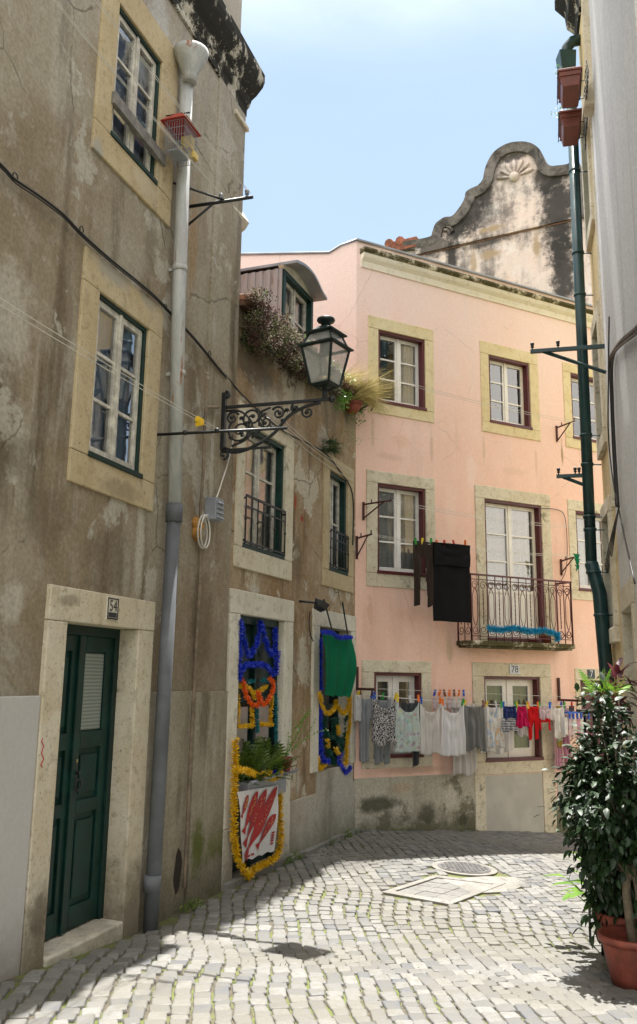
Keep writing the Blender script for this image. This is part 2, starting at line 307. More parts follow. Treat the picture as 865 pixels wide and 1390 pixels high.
MT['pipegreen'] = plain('green_pipe_paint', (.012, .048, .05), .38, .3, 5, .1, obj=False)
MT['maroon'] = plain('maroon_paint', (.10, .014, .018), .45, .25, 10, .1)
MT['white'] = plain('white_paint', (.80, .78, .74), .42, .08, 6, .1)
MT['owhite'] = plain('aged_white_paint', (.58, .55, .48), .55, .3, 14, .3)
MT['iron'] = plain('black_iron', (.012, .014, .016), .45, .3, 20, .3)
MT['rust'] = plain('rusty_iron', (.09, .025, .018), .7, .5, 15, .4)
MT['grn_iron'] = plain('green_black_iron', (.010, .022, .02), .42, .3, 16, .3)
MT['wire'] = plain('pale_cord', (.62, .60, .55), .6, .1, 9, 0)
MT['bwire'] = plain('black_cable', (.012, .012, .013), .5, .2, 9, 0)
MT['zinc'] = plain('grey_zinc', (.30, .32, .36), .5, .2, 4, .15, metal=0.2, obj=False)
n = NT('weathered_pipe'); f = n.noise(3, 8, .7, n.pos((6, 6, 1.3))); c = n.mix(n.ramp(f, .4, .6), (.36, .37, .37), (.46, .47, .46)); c = n.mix(n.ramp(n.noise(2.2, 9, .75, n.pos((9, 9, .9))), .57, .66), c, (.30, .12, .05)); n.bump(f, .2, .01); MT['pipe'] = n.out(c, .6)
MT['pvc'] = plain('grey_pvc', (.12, .13, .142), .7, .35, 2.2, .15, obj=False)
MT['terra'] = plain('terracotta', (.27, .065, .04), .6, .4, 6, .3)
MT['planter'] = plain('brown_planter', (.17, .045, .03), .45, .2, 8, .1)
MT['soil'] = plain('soil', (.03, .02, .013), .95, .4, 30, .8)
MT['int'] = plain('dark_room', (.02, .02, .022), .9, .2, 3, 0)
MT['wood'] = plain('weathered_wood', (.20, .185, .17), .8, .35, 14, .5)
MT['tile'] = plain('roof_tile', (.13, .065, .04), .85, .35, 10, .3)
MT['siding'] = NT('corrugated_siding'); n = MT['siding']; f = n.noise(5, 8, .7, n.pos((8, 8, .7))); n.bump(f, .2, .01)
MT['siding'] = n.out(n.mix(n.ramp(f, .5, .66), (.33, .31, .32), (.24, .14, .10)), .6)
# glass: clear pane, mirror-like towards grazing angles
def glass(name, tint=(1, 1, 1), k=.12, rough=.015):
    n = NT(name); t = n.t; t.nodes.remove(n.b); o = t.nodes['Material Output']
    tr = t.nodes.new('ShaderNodeBsdfTransparent'); tr.inputs[0].default_value = (*tint, 1)
    gl = t.nodes.new('ShaderNodeBsdfGlossy'); gl.inputs['Roughness'].default_value = rough
    fr = t.nodes.new('ShaderNodeFresnel'); fr.inputs[0].default_value = 1.52
    bp = t.nodes.new('ShaderNodeBump'); bp.inputs['Strength'].default_value = .012; bp.inputs['Distance'].default_value = .02; n.L(n.noise(5, 2, .5), bp.inputs['Height'])
    n.L(bp.outputs[0], gl.inputs['Normal']); 
    ms = t.nodes.new('ShaderNodeMixShader'); n.L(n.math('MINIMUM', n.math('ADD', n.math('MULTIPLY', fr.outputs[0], 1.6), k), 1.), ms.inputs[0]); n.L(tr.outputs[0], ms.inputs[1]); n.L(gl.outputs[0], ms.inputs[2]); n.L(ms.outputs[0], o.inputs[0])
    return n.m
MT['glass_sky'] = glass('sky_reflecting_glass', (.95, .97, 1.0), .26); MT['glass'] = glass('window_glass', (.92, .95, .96), .10)
n = NT('milky_glass'); n.b.inputs['Alpha'].default_value = .42; MT['milk'] = n.out(n.mix(n.ramp(n.noise(5, 3, .5, n.pos(obj=True)), .3, .7), (.5, .5, .48), (.62, .62, .6)), .12)
def lace(name, col, a=.85, pat=22):
    n = NT(name); v = n.vor(pat, n.pos(obj=True)); f = n.noise(6, 4, .6, n.pos((3, 3, .6), obj=True))
    n.b.inputs['Subsurface Weight'].default_value = 0
    al = n.math('ADD', n.ramp(v, .2, .55, a-.14, a), 0.)
    n.L(al, n.b.inputs['Alpha']); return n.out(n.mix(f, tuple(q*.8 for q in col), col), .9)
MT['lace'] = lace('lace_curtain', (.84, .84, .83), .98); MT['curt'] = lace('sky_tinted_curtain', (.52, .70, 1.0), 1.2, 3); MT['net'] = lace('beige_net_curtain', (.42, .40, .34), .7, 40)  # curt: blue of the sky's reflection in the panes put into the curtain colour
def cloth(name, col, var=.08, pat=None, tr=.25):
    n = NT(name); f = n.noise(4, 4, .6, n.pos(obj=True)); wv = n.noise(160, 2, .5, n.pos(obj=True))
    c = n.mix(f, tuple(q*(1-var) for q in col), tuple(min(1, q*(1+var)) for q in col))
    if pat: c = pat(n, c)
    n.bump(wv, .15, .002); m = n.out(c, .9, Specular_IOR_Level=.15)
    t = n.t; o = t.nodes['Material Output']; tl = t.nodes.new('ShaderNodeBsdfTranslucent'); n.put(tl.inputs[0], c); ms = t.nodes.new('ShaderNodeMixShader'); ms.inputs[0].default_value = tr
    n.L(n.b.outputs[0], ms.inputs[1]); n.L(tl.outputs[0], ms.inputs[2]); n.L(ms.outputs[0], o.inputs[0]); return m
MT['c_grey'] = cloth('grey_jersey', (.36, .38, .40)); MT['c_dgrey'] = cloth('dark_grey_jersey', (.10, .105, .115)); MT['c_white'] = cloth('white_cotton', (.80, .79, .80)); MT['c_cream'] = cloth('cream_cotton', (.72, .69, .66))
MT['c_mgrey'] = cloth('mid_grey_cotton', (.22, .225, .22)); MT['c_magenta'] = cloth('magenta_cotton', (.62, .02, .13)); MT['c_red'] = cloth('red_cotton', (.60, .015, .02)); MT['c_pink'] = cloth('mauve_pink_cotton', (.62, .33, .45)); MT['c_yel'] = cloth('yellow_cotton', (.55, .42, .1))
MT['c_black'] = cloth('black_cloth', (.008, .008, .009), tr=.02); MT['c_brown'] = cloth('brown_knit', (.040, .028, .022), tr=.02); MT['c_lav'] = cloth('pale_pink_cotton', (.72, .6, .66))
def p_floral(n, c):
    v = n.t.nodes.new('ShaderNodeTexVoronoi'); v.inputs['Scale'].default_value = 22; n.L(n.pos(obj=True), v.inputs[0])
    hs = n.t.nodes.new('ShaderNodeHueSaturation'); hs.inputs['Saturation'].default_value = .75; hs.inputs['Value'].default_value = .7; n.L(v.outputs[1], hs.inputs['Color'])
    return n.mix(n.ramp(v.outputs[0], .25, .55, .6, 0), c, hs.outputs[0])
MT['c_floral'] = cloth('pastel_floral_cotton', (.62, .70, .66), pat=p_floral)
MT['c_leopard'] = cloth('black_white_print', (.75, .72, .72), pat=lambda n, c: n.mix(n.ramp(n.noise(95, 3, .6, n.pos((1, 1, .6), obj=True)), .47, .52), c, (.02, .02, .025)))
MT['c_printed'] = cloth('printed_white_cotton', (.78, .77, .75), pat=lambda n, c: n.mix(n.math('MULTIPLY', n.ramp(n.noise(16, 3, .5, n.pos(obj=True)), .52, .56), .7), c, n.mix(n.ramp(n.noise(9, 2, .5, n.pos(obj=True)), .45, .55), (.75, .5, .25), (.35, .5, .7))))
MT['c_stripe'] = cloth('navy_white_stripe', (.02, .03, .12), pat=lambda n, c: n.mix(n.ramp(n.wave(16, n.pos(obj=True), 0, 'Z'), .49, .51), c, (.78, .78, .78)))
MT['c_navy'] = cloth('navy_cotton', (.045, .065, .2))
MT['c_green'] = cloth('green_satin', (.005, .155, .07), .2, tr=.15)
def tin(name, col):
    n = NT(name); return n.out(n.mix(n.noise(60, 2, .5, n.pos(obj=True)), tuple(q*.7 for q in col), col), .35, Specular_IOR_Level=.5)
MT['t_blue'] = tin('blue_tinsel', (.01, .04, .58)); MT['t_yel'] = tin('yellow_tinsel', (.85, .52, .01)); MT['t_or'] = tin('orange_tinsel', (.95, .16, .015)); MT['t_teal'] = tin('teal_tinsel', (.01, .22, .26)); MT['t_cyan'] = tin('cyan_tinsel', (.03, .42, .70)); MT['t_dgr'] = tin('dark_green_tinsel', (.01, .10, .07))
def leafm(name, c1, c2, rough=.35, tr=.25):
    n = NT(name); f = n.noise(11, 3, .5); c = n.mix(n.ramp(f, .35, .65), c1, c2); m = n.out(c, rough)
    t = n.t; o = t.nodes['Material Output']; tl = t.nodes.new('ShaderNodeBsdfTranslucent'); n.put(tl.inputs[0], n.mix(.0, c, c)); ms = t.nodes.new('ShaderNodeMixShader'); ms.inputs[0].default_value = tr
    n.L(n.b.outputs[0], ms.inputs[1]); n.L(tl.outputs[0], ms.inputs[2]); n.L(ms.outputs[0], o.inputs[0]); return m
MT['ficus'] = leafm('ficus_leaf', (.006, .022, .006), (.020, .050, .011), .5, .12); MT['lleaf'] = leafm('light_leaf', (.10, .24, .02), (.18, .32, .04), .4, .35)
MT['fern'] = leafm('fern_leaf', (.05, .10, .012), (.10, .16, .02), .5, .3); MT['succ'] = leafm('succulent_leaf', (.085, .11, .03), (.20, .15, .10), .85, .25)
MT['succ2'] = leafm('dark_red_succulent', (.035, .028, .014), (.085, .035, .025), .85, .15); MT['dry'] = leafm('dry_grass', (.42, .34, .12), (.55, .46, .2), .7, .4); MT['grassm'] = leafm('green_grass', (.09, .16, .02), (.16, .22, .05), .6, .3)
MT['redleaf'] = leafm('burgundy_leaf', (.07, .01, .02), (.12, .02, .03), .4, .2); MT['dleaf'] = leafm('moss_fern', (.015, .045, .01), (.04, .08, .015), .5, .2)
MT['bark'] = plain('pale_bark', (.20, .16, .11), .85, .35, 20, .6)
# ------------------------------------------------------------------ ground
def ground_sheet():
    mb = MB(); xs = [-400, -60, -12, -6, -4]+[-3+i*.35 for i in range(33)]+[9.5, 14, 60, 400]; ys = [-400, -60, -12, -4, 0]+[.5+i*.4 for i in range(38)]+[17, 25, 60, 400]
    idx = [[mb.V(x, y, zg(x, y)-.016) for x in xs] for y in ys]
    for j in range(len(ys)-1):
        for i in range(len(xs)-1): mb.F((idx[j][i], idx[j][i+1], idx[j+1][i+1], idx[j+1][i]), True)
    n = NT('joint_sand_and_moss'); f = n.noise(1.1, 6, .6); g = n.noise(5, 5, .6); fi = n.noise(60, 4, .6)
    c = n.mix(n.ramp(fi, .3, .7), (.06, .052, .036), (.13, .11, .075)); c = n.mix(n.math('MULTIPLY', n.ramp(g, .42, .56), .8), c, (.12, .15, .03)); n.bump(fi, .5, .01)
    struct('ground', mb, n.out(c, .95))
ground_sheet()
MH = (1.43, 9.11); HT = [gpt(518, 1211), gpt(590, 1188), gpt(687, 1199), gpt(612, 1228)]
HC = sum(np.array(q[:2]) for q in HT)/4
def inquad(x, y, Q, g=0):
    c = sum(np.array(q[:2]) for q in Q)/len(Q); s_ = None
    for k in range(len(Q)):
        a = np.array(Q[k][:2]); b = np.array(Q[(k+1) % len(Q)][:2]); a = c+(a-c)*(1+g); b = c+(b-c)*(1+g)
        cr = (b[0]-a[0])*(y-a[1])-(b[1]-a[1])*(x-a[0])
        if s_ is None: s_ = cr > 0
        elif (cr > 0) != s_: return False
    return True
def cobbles():
    V = []; Fc = []; K = []; rnd = random.Random(3)
    th = R_(-9); dv = np.array([math.sin(th), math.cos(th)]); pv = np.array([dv[1], -dv[0]]); C0 = np.array([.5, 7.5])
    b = -7.5
    while b < 8.5:
        wd = rnd.uniform(.086, .102); a = -7.5+rnd.random()*.2
        while a < 8.5:
            ln = rnd.choice((.085, .10, .11, .12, .135, .15))*rnd.uniform(.93, 1.07)
            ac = a+ln/2; bc = b+wd/2
            bw = bc+.16*math.sin(ac*.75+.4)+.05*math.sin(ac*2.1+bc)+.018*math.sin(ac*5.3+bc*2.2)
            c = C0+dv*ac+pv*bw; a += ln
            x, y = c
            xl = (-1.098+.3136*(y-6.586)) if y < 7.66 else (-.761+.387*(y-7.66)); xr = .70+.2586*y
            if y > 9.3: xr = 9
            yp = 10.80+(x-.455)*.5525
            if x < xl+.10 or x > xr or y > yp-.03 or y < .8: continue
            if (x-MH[0])**2+(y-MH[1])**2 < .335**2 or inquad(x, y, HT, .12): continue
            if inquad(x, y, [gpt(600, 1192), gpt(690, 1186), gpt(712, 1203), gpt(660, 1216)], .0): continue
            gl, gw = rnd.uniform(.002, .008), rnd.uniform(.003, .009); hl, hw = ln/2-gl, wd/2-gw; z0 = zg(x, y)
            tx, ty = rnd.gauss(0, .022), rnd.gauss(0, .022); dz = rnd.gauss(0, .0018); rt = rnd.gauss(0, .04)+.12*math.cos(ac*.75+.4)
            d2 = dv*math.cos(rt)+pv*math.sin(rt); p2 = pv*math.cos(rt)-dv*math.sin(rt)
            n0 = len(V)
            cn = [(-1, -1), (1, -1), (1, 1), (-1, 1)]; jit = [(rnd.uniform(-.007, .007), rnd.uniform(-.007, .007)) for _ in cn]
            for lev, ins, h in ((0, -.001, -.03), (1, .0, -.004), (2, .0035, .0), (3, .010, .0010)):
                for (sa, sb), (ja, jb) in zip(cn, jit):
                    # each corner cut in two for a rounded outline
                    for k in (0, 1):
                        ca = (1. if (k == 0) == (sa*sb > 0) else .62); cb = (.62 if (k == 0) == (sa*sb > 0) else 1.)
                        la = sa*max(.01, hl*(ca if ca == 1 else 1-.007/hl)-ins)+ja; lb = sb*max(.01, hw*(cb if cb == 1 else 1-.007/hw)-ins)+jb
                        q = c+d2*la+p2*lb; V.append((q[0], q[1], z0+h+dz+tx*la+ty*lb))
            for lev in range(3):
                for k in range(8): Fc.append((n0+lev*8+k, n0+lev*8+(k+1) % 8, n0+lev*8+8+(k+1) % 8, n0+lev*8+8+k))
            Fc.append(tuple(n0+24+k for k in range(8)))
            K += [rnd.random()]*25
        b += wd
    me = bpy.data.meshes.new('cobblestones'); me.from_pydata(V, [], Fc)
    at = me.attributes.new('tone', 'FLOAT', 'FACE'); at.data.foreach_set('value', K)
    me.polygons.foreach_set('use_smooth', [True]*len(Fc))
    n = NT('limestone_setts'); A = n.t.nodes.new('ShaderNodeAttribute'); A.attribute_name = 'tone'; fac = A.outputs['Fac']
    f = n.noise(26, 6, .7); l = n.noise(.8, 4, .6); fi = n.noise(110, 3, .6)
    c = n.mix(fac, (.13, .13, .13), (.235, .232, .22)); c = n.mix(n.ramp(n.math('FRACT', n.math('MULTIPLY', fac, 7.3)), .86, .9), c, (.12, .125, .135))
    c = n.mix(n.math('MULTIPLY', n.ramp(f, .40, .62), .5), c, (.14, .13, .10)); c = n.mix(n.math('MULTIPLY', n.ramp(l, .44, .58), .5), c, (.16, .15, .12))
    n.bump(n.math('ADD', f, n.math('MULTIPLY', fi, .4)), .45, .006); me.materials.append(n.out(c, n.ramp(f, .3, .7, .5, .75), Specular_IOR_Level=.35))
    b = bmesh.new(); b.from_mesh(me); bmesh.ops.recalc_face_normals(b, faces=b.faces); b.to_mesh(me); b.free()
    o = bpy.data.objects.new('cobblestone_paving', me); COL.objects.link(o); o['kind'] = 'structure'
cobbles()
def flat(mb, pts, dz, hh=.03):
    i = [mb.V(x, y, zg(x, y)+dz) for x, y in pts]; k = [mb.V(x, y, zg(x, y)+dz-hh) for x, y in pts]; mb.F(i)
    for a in range(len(pts)): mb.F((i[a], i[(a+1) % len(pts)], k[(a+1) % len(pts)], k[a]))
MT['conc'] = stone('old_concrete', (.21, .198, .175), (.11, .10, .08), (.27, .26, .24), 1., gr=.7)
# concrete apron, hatch, manhole
mb = MB(); pts = [(MH[0]+.31*math.cos(a), MH[1]+.31*math.sin(a)) for a in [2*math.pi*k/28 for k in range(28)]]; flat(mb, pts, .001)
flat(mb, [tuple(gpt(*q)[:2]) for q in ((600, 1193), (660, 1189), (700, 1190), (713, 1201), (690, 1210), (640, 1212))], -.002)
struct('concrete_apron', mb, MT['conc'])
t = thing('manhole_cover', 'round cast iron manhole cover with a grid pattern in the sunlit cobbles', 'manhole cover', (MH[0], MH[1], zg(*MH)))
fm = MB(); pts = lambda r, n=32: [(MH[0]+r*math.cos(2*math.pi*k/n), MH[1]+r*math.sin(2*math.pi*k/n)) for k in range(n)]
flat(fm, pts(.25), .006)
MT['castiron'] = plain('worn_cast_iron', (.16, .155, .15), .55, .25, 20, .3, metal=.3); build('rim', fm, MT['castiron'], t)
fm = MB(); flat(fm, pts(.228), .009)
r = .215
for gx in np.arange(-.2, .21, .04):
    for gy in np.arange(-.2, .21, .03):
        if gx*gx+gy*gy < r*r*.93:
            x, y = MH[0]+gx, MH[1]+gy; z = zg(x, y); fm.box(x-.014, x+.014, y-.009, y+.009, z+.005, z+.014)
build('lid', fm, MT['castiron'], t)
t = thing('access_hatch', 'square access hatch with stone slabs in a pale frame in the sunlit street', 'hatch', (HC[0], HC[1], zg(*HC)))
fm = MB(); Q = [np.array(q[:2]) for q in HT]; ins = [HC+(q-HC)*.80 for q in Q]
for k in range(4): flat(fm, [tuple(Q[k]), tuple(Q[(k+1) % 4]), tuple(ins[(k+1) % 4]), tuple(ins[k])], .004)
build('frame', fm, MT['conc'], t, bevel=.004)
fm = MB(); ip = [HC+(q-HC)*.775 for q in Q]; nn = 4
lp = lambda s_, v: tuple(ip[0]*(1-s_)*(1-v)+ip[1]*s_*(1-v)+ip[2]*s_*v+ip[3]*(1-s_)*v)
for i in range(nn):
    for j in range(3):
        a, b, c_, d = (i+.03)/nn, (i+.97)/nn, (j+.02)/3, (j+.98)/3; flat(fm, [lp(a, c_), lp(b, c_), lp(b, d), lp(a, d)], -.004+.004*random.random())
build('slab', fm, stone('hatch_slab', (.17, .165, .155), (.10, .09, .08), (.21, .205, .19), .5), t, bevel=.003)
# kerb stones along the foot of the old house
mb = MB(WB)
u = .0
while u < UB-.05:
    L_ = random.uniform(.22, .5); e = min(UB-.01, u+L_); zz = zg(*WB.p(u, .05, 0)[:2])
    if e > 1.4 or e < .2: mb.box(u+.004, e-.004, -.02, .075+random.uniform(-.015, .015), zz-.1, zz+.025+random.uniform(-.006, .008))
    u = e
o = struct('kerb', mb, MT['conc'])
# ------------------------------------------------------------------ walls with openings
def sheet(mb, u0, u1, z0, z1, holes, depth=.34):
    us = sorted({u0, u1, *[h[0] for h in holes], *[h[1] for h in holes]}); zs = sorted({z0, z1, *[h[2] for h in holes], *[h[3] for h in holes]})
    us = [u for u in us if u0 <= u <= u1]; zs = [z for z in zs if z0 <= z <= z1]
    for i in range(len(us)-1):
        for j in range(len(zs)-1):
            a, b, c, d = us[i], us[i+1], zs[j], zs[j+1]; m, k = (a+b)/2, (c+d)/2
            if any(h[0] < m < h[1] and h[2] < k < h[3] for h in holes): continue
            mb.poly([(a, 0, c), (b, 0, c), (b, 0, d), (a, 0, d)])
    for h in holes:
        a, b, c, d = h; D = -depth
        mb.poly([(a, 0, c), (a, D, c), (a, D, d), (a, 0, d)]); mb.poly([(b, 0, c), (b, 0, d), (b, D, d), (b, D, c)])
        mb.poly([(a, 0, d), (a, D, d), (b, D, d), (b, 0, d)]); mb.poly([(a, 0, c), (b, 0, c), (b, D, c), (a, D, c)])
def surround(parent, fr, out, op, m, proud=.02, sill=True, deep=.26, name='stone_surround', split=None):
    mb = MB(fr); o0, o1, q0, q1 = out; a, b, c, d = op; r = lambda: proud+random.uniform(-.003, .003)
    mb.box(o0, o1, -deep, r(), d, q1)
    lo = c if sill else q0
    if split: mb.box(o0, a, -deep, r(), lo+.002, split-.002); mb.box(o0, a, -deep, r(), split+.001, d-.002); 
    else: mb.box(o0, a, -deep, r(), lo+.002, d-.002)
    mb.box(b, o1, -deep, r(), lo+.002, d-.002)
    if sill: mb.box(o0, o1, -deep, r(), q0, c)
    return build(name, mb, m, parent, bevel=.007)
def hole(op, g=.012): return (op[0]-g, op[1]+g, op[2]-g, op[3]+g)
def window(bld, fr, op, out, st, cas, sash, curtain='lace', rows=3, proud=.02, cw=.03, cdeep=(-.17, -.02), leaves=2, low=0., name='window', lbl=None, sf=.045, curt_rng=None, ajar=0, sillbar=.012, fo=0, colc=None):
    a, b, c, d = op; mb = MB(fr); y0, y1 = cdeep
    mb.box(a, a+cw, y0, y1, c, d); mb.box(b-cw, b, y0, y1, c, d); mb.box(a+cw, b-cw, y0, y1, d-cw, d); mb.box(a-.01, b+.01, y0, y1+sillbar+.02, c-.004, c+cw)
    W = build(name, mb, cas, bld, bevel=.003)
    if lbl: W['label'] = lbl
    if out: surround(W, fr, out, op, st, proud)
    ia, ib, ic, id_ = a+cw, b-cw, c+cw, d-cw; lw = (ib-ia)/leaves; gm = MB(fr)
    for k in range(leaves):
        s0, s1 = ia+k*lw+.002, ia+(k+1)*lw-.002; f0, f1 = y0+.02+fo, y0+.055+fo; sb = MB(fr); lowz = ic+low
        sb.box(s0, s0+sf, f0, f1, ic, id_); sb.box(s1-sf, s1, f0, f1, ic, id_); sb.box(s0+sf, s1-sf, f0, f1, id_-sf, id_); sb.box(s0+sf, s1-sf, f0, f1, ic, ic+sf*1.3)
        if low:
            sb.box(s0+sf, s1-sf, f0, f1, lowz-sf*.6, lowz+sf*.6); sb.box(s0+sf, s1-sf, f0+.012, f1-.01, ic+sf, lowz-sf*.6)
            sb.box(s0+sf+.03, s1-sf-.03, f0+.012, f1-.003, ic+sf*2, lowz-sf*1.4)
        zb = lowz+(sf*.6 if low else sf*1.3); zt = id_-sf
        for r_ in range(1, rows):
            z_ = zb+(zt-zb)*r_/rows; sb.box(s0+sf, s1-sf, f0+.006, f1-.006, z_-.011, z_+.011)
        if k == 0 and leaves == 2: sb.box(s1-.018, s1+.014, f1, f1+.012, ic, id_)
        build('sash', sb, sash, W, bevel=.002)
        gm.poly([(s0+sf, f0+.016, zb), (s1-sf, f0+.016, zb), (s1-sf, f0+.016, zt), (s0+sf, f0+.016, zt)])
    build('pane', gm, MT['glass_sky' if fr is WA else 'glass'], W, fixn=False)
    if curtain:
        mb = MB(fr); NN = 40; r0, r1 = curt_rng or (ia, ib); prev = None
        for k in range(NN+1):
            u_ = r0+(r1-r0)*k/NN; o_ = y0-.012+.010*math.sin(k*1.15)+.006*math.sin(k*2.7+op[0])
            cur = (mb.V(u_, o_, ic+low*.8), mb.V(u_, o_*.99, id_))
            if prev: mb.F((prev[0], cur[0], cur[1], prev[1]), True)
            prev = cur
        build('curtain', mb, MT[curtain], W, fixn=False)
    return W
def body(bld, fr, u0, u1, z0, z1, back=-3.5, front=-.342, m='int', name='interior'):
    mb = MB(fr); mb.box(u0, u1, back, front, z0, z1); return build(name, mb, MT[m], bld)
def textmesh(name, txt, fr, u, o, z, size, m, parent, flip=1, ex=.001, slant=0):
    cu = bpy.data.curves.new('t', 'FONT'); cu.body = txt; cu.size = size; cu.extrude = 0; cu.align_x = 'CENTER'; cu.align_y = 'CENTER'
    to = bpy.data.objects.new('t', cu); COL.objects.link(to); dg = bpy.context.evaluated_depsgraph_get(); me = bpy.data.meshes.new_from_object(to.evaluated_get(dg)); bpy.data.objects.remove(to)
    mb = MB(fr)
    for v in me.vertices: mb.V(u+flip*v.co.x, o, z+v.co.y)
    for p in me.polygons: mb.F(tuple(p.vertices))
    bpy.data.meshes.remove(me)
    return build(name, mb, m, parent, fixn=False)
# ---- A: tall brown house on the left
A = thing('old_house', 'tall brown stuccoed house at the left with yellow stone windows and a green door', 'building', WA.p(0, 0, 0))
DA = (-1.29, -.42, -.05, 1.945); W2 = (-1.18, -.50, 2.975, 4.075); W1 = (-1.18, -.53, 5.205, 6.24)
mb = MB(WA); sheet(mb, -6, UE, -.5, 6.9, [hole(DA), hole(W2), hole(W1)]); mb.poly([(UE, 0, -.5), (UE, -3.5, -.5), (UE, -3.5, 6.9), (UE, 0, 6.9)])
build('wall', mb, MT['A'], A)
body(A, WA, -6, UE-.01, -.5, 7.35)
mb = MB(WA); mb.box(.52, UE, -.02, .022, -.4, 6.86); build('pilaster', mb, MT['A'], A, bevel=.006)
mb = MB(WA); mb.box(-.212, .50, -.02, .014, -.4, 1.53); mb.box(.52, .525+.2, .0, .034, -.4, 1.52); mb.box(.735, UE+.004, .0, .036, -.4, 1.525); build('plinth', mb, MT['A_low'], A, bevel=.004)
mb = MB(WA); mb.box(-6, -1.492, -.02, .022, -.4, 1.525); build('painted_plinth', mb, MT['white_panel'], A, bevel=.006)
mb = MB(WA); pr = [(-.3, 6.86), (.022, 6.86), (.024, 6.93), (.045, 6.97), (.06, 7.04), (.10, 7.1), (.15, 7.2), (.165, 7.26), (.165, 7.34), (-.3, 7.42)]
mb.prism(pr, -6, UE)
i0 = [mb.V(UE, b, c) for b, c in pr]; i1 = [mb.V(UE+max(0, b)*.6, b, c) for b, c in pr]; i2 = [mb.V(UE+max(0, b)*.6, -3, c) for b, c in pr]
for k in range(1, len(pr)-1): mb.F((i0[k], i0[k+1], i1[k+1], i1[k])); mb.F((i1[k], i1[k+1], i2[k+1], i2[k]))
mb.F((i0[8], i1[8], i2[8], mb.V(UE, -3, 7.42), i0[9]))
build('cornice', mb, MT['corn'], A)
mb = MB(WA); mb.box(.84, UE+.03, -.02, .05, 6.70, 6.75); build('pilaster_moulding', mb, MT['bst'], A, bevel=.01)
mb = MB(WA); mb.box(-6, UE-.06, -.4, -.03, 7.38, 8.2); build('parapet', mb, MT['A'], A, bevel=.02)
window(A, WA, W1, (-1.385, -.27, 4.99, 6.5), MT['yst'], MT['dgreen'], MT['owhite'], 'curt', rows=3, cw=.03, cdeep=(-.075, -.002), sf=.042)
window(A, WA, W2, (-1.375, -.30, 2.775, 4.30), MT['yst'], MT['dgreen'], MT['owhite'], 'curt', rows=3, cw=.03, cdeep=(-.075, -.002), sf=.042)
# door
mb = MB(WA); a, b, c, d = DA; D0 = -.185
mb.box(a, a+.05, D0, D0+.07, .13, d); mb.box(b-.05, b, D0, D0+.07, .13, d); mb.box(a+.05, b-.05, D0, D0+.07, d-.06, d)
Dr = build('door', mb, MT['dgreen'], A, bevel=.004); ds = surround(Dr, WA, (-1.485, -.205, -.3, 2.145), DA, MT['bst'], .028, sill=False, deep=.3)
for k, (s0, s1) in enumerate(((a+.05, a+.05+.36), (a+.05+.36, b-.05))):
    lf = MB(WA); f0, f1 = D0+.01, D0+.05; zt = d-.06; z0 = .14; s0 += .003; s1 -= .003
    lf.box(s0, s1, f0, f0+.02, z0, zt)
    for q in ((s0, s0+.075), (s1-.075, s1)): lf.box(*q, f0+.02, f1, z0, zt)
    for q in ((z0, z0+.13), (.80, .88), (1.19, 1.29), (zt-.1, zt)): lf.box(s0+.075, s1-.075, f0+.02, f1, *q)
    for (q0, q1) in ((z0+.17, .76), (.92, 1.15)): lf.box(s0+.105, s1-.105, f0+.02, f1-.006, q0, q1)
    if k == 0: lf.box(s0+.105, s1-.105, f0+.02, f1-.006, 1.33, zt-.14)
    L = build('door_leaf', lf, MT['green'], A if False else Dr, bevel=.005)
    if k == 0: lf = MB(WA); lf.box(s1-.02, s1+.03, f1, f1+.018, z0, zt); build('cover_strip', lf, MT['green'], Dr, bevel=.004)
    else:
        lf = MB(WA); lf.poly([(s0+.08, f0+.024, 1.30), (s1-.08, f0+.024, 1.30), (s1-.08, f0+.024, zt-.11), (s0+.08, f0+.024, zt-.11)])
        n = NT('curtained_door_glass'); f = n.wave(14, n.pos(), 1., 'Z'); build('door_glass', lf, n.out(n.mix(f, (.16, .19, .17), (.26, .29, .27)), .25), Dr)
        lf = MB(WA); lf.box(s0+.015, s0+.05, f1, f1+.008, 1.0, 1.13); lf.box(s0+.02, s0+.045, f1+.008, f1+.04, 1.04, 1.06)
        lf.tube([(s0+.033+.03*math.sin(q), f1+.035, .98+.035*math.cos(q)) for q in np.linspace(0, 6.28, 14)], .006, 6); build('door_knocker', lf, MT['iron'], Dr)
        lf = MB(WA); lf.lathe(WA.p(s0+.033, f1+.004, 1.12), [(.012, -.01), (.014, 0), (.012, .01)], 10); build('lock', lf, plain('brass', (.5, .38, .16), .35, .2, 20, .1, metal=.8), Dr)
lf = MB(WA); lf.box(a+.04, a+.14, D0+.05, D0+.062, .93, .965); build('letter_plate', lf, MT['owhite'], Dr)
mb = MB(WA); mb.hexa([(-1.28, -.3, -.3), (-.43, -.3, -.3), (-.43, .04, -.3), (-1.28, .04, -.3), (-1.28, -.3, .135), (-.43, -.3, .135), (-.43, .04, .125), (-1.28, .04, .125)]); build('doorstep', mb, MT['gst'], A, bevel=.012)
pl = MB(WA); pu, pz = -.80, 2.045; pl.box(pu-.072, pu+.072, .026, .036, pz-.062, pz+.085); pl = build('number_plaque', pl, MT['gst'], A, bevel=.002)
MT['num'] = plain('number_black', (.03, .03, .035), .6, .3, 30, 0)
q = MB(WA)
for bx in ((-.066, -.058, -.05, .078), (.058, .066, -.05, .078), (-.066, .066, -.058, -.048), (-.05, .05, -.044, -.014), (-.066, .066, .070, .078)): q.box(pu+bx[0], pu+bx[1], .036, .039, pz+bx[2], pz+bx[3])
build('number_border', q, MT['num'], pl)
textmesh('number', '54', WA, pu, .040, pz+.025, .10, MT['num'], pl)
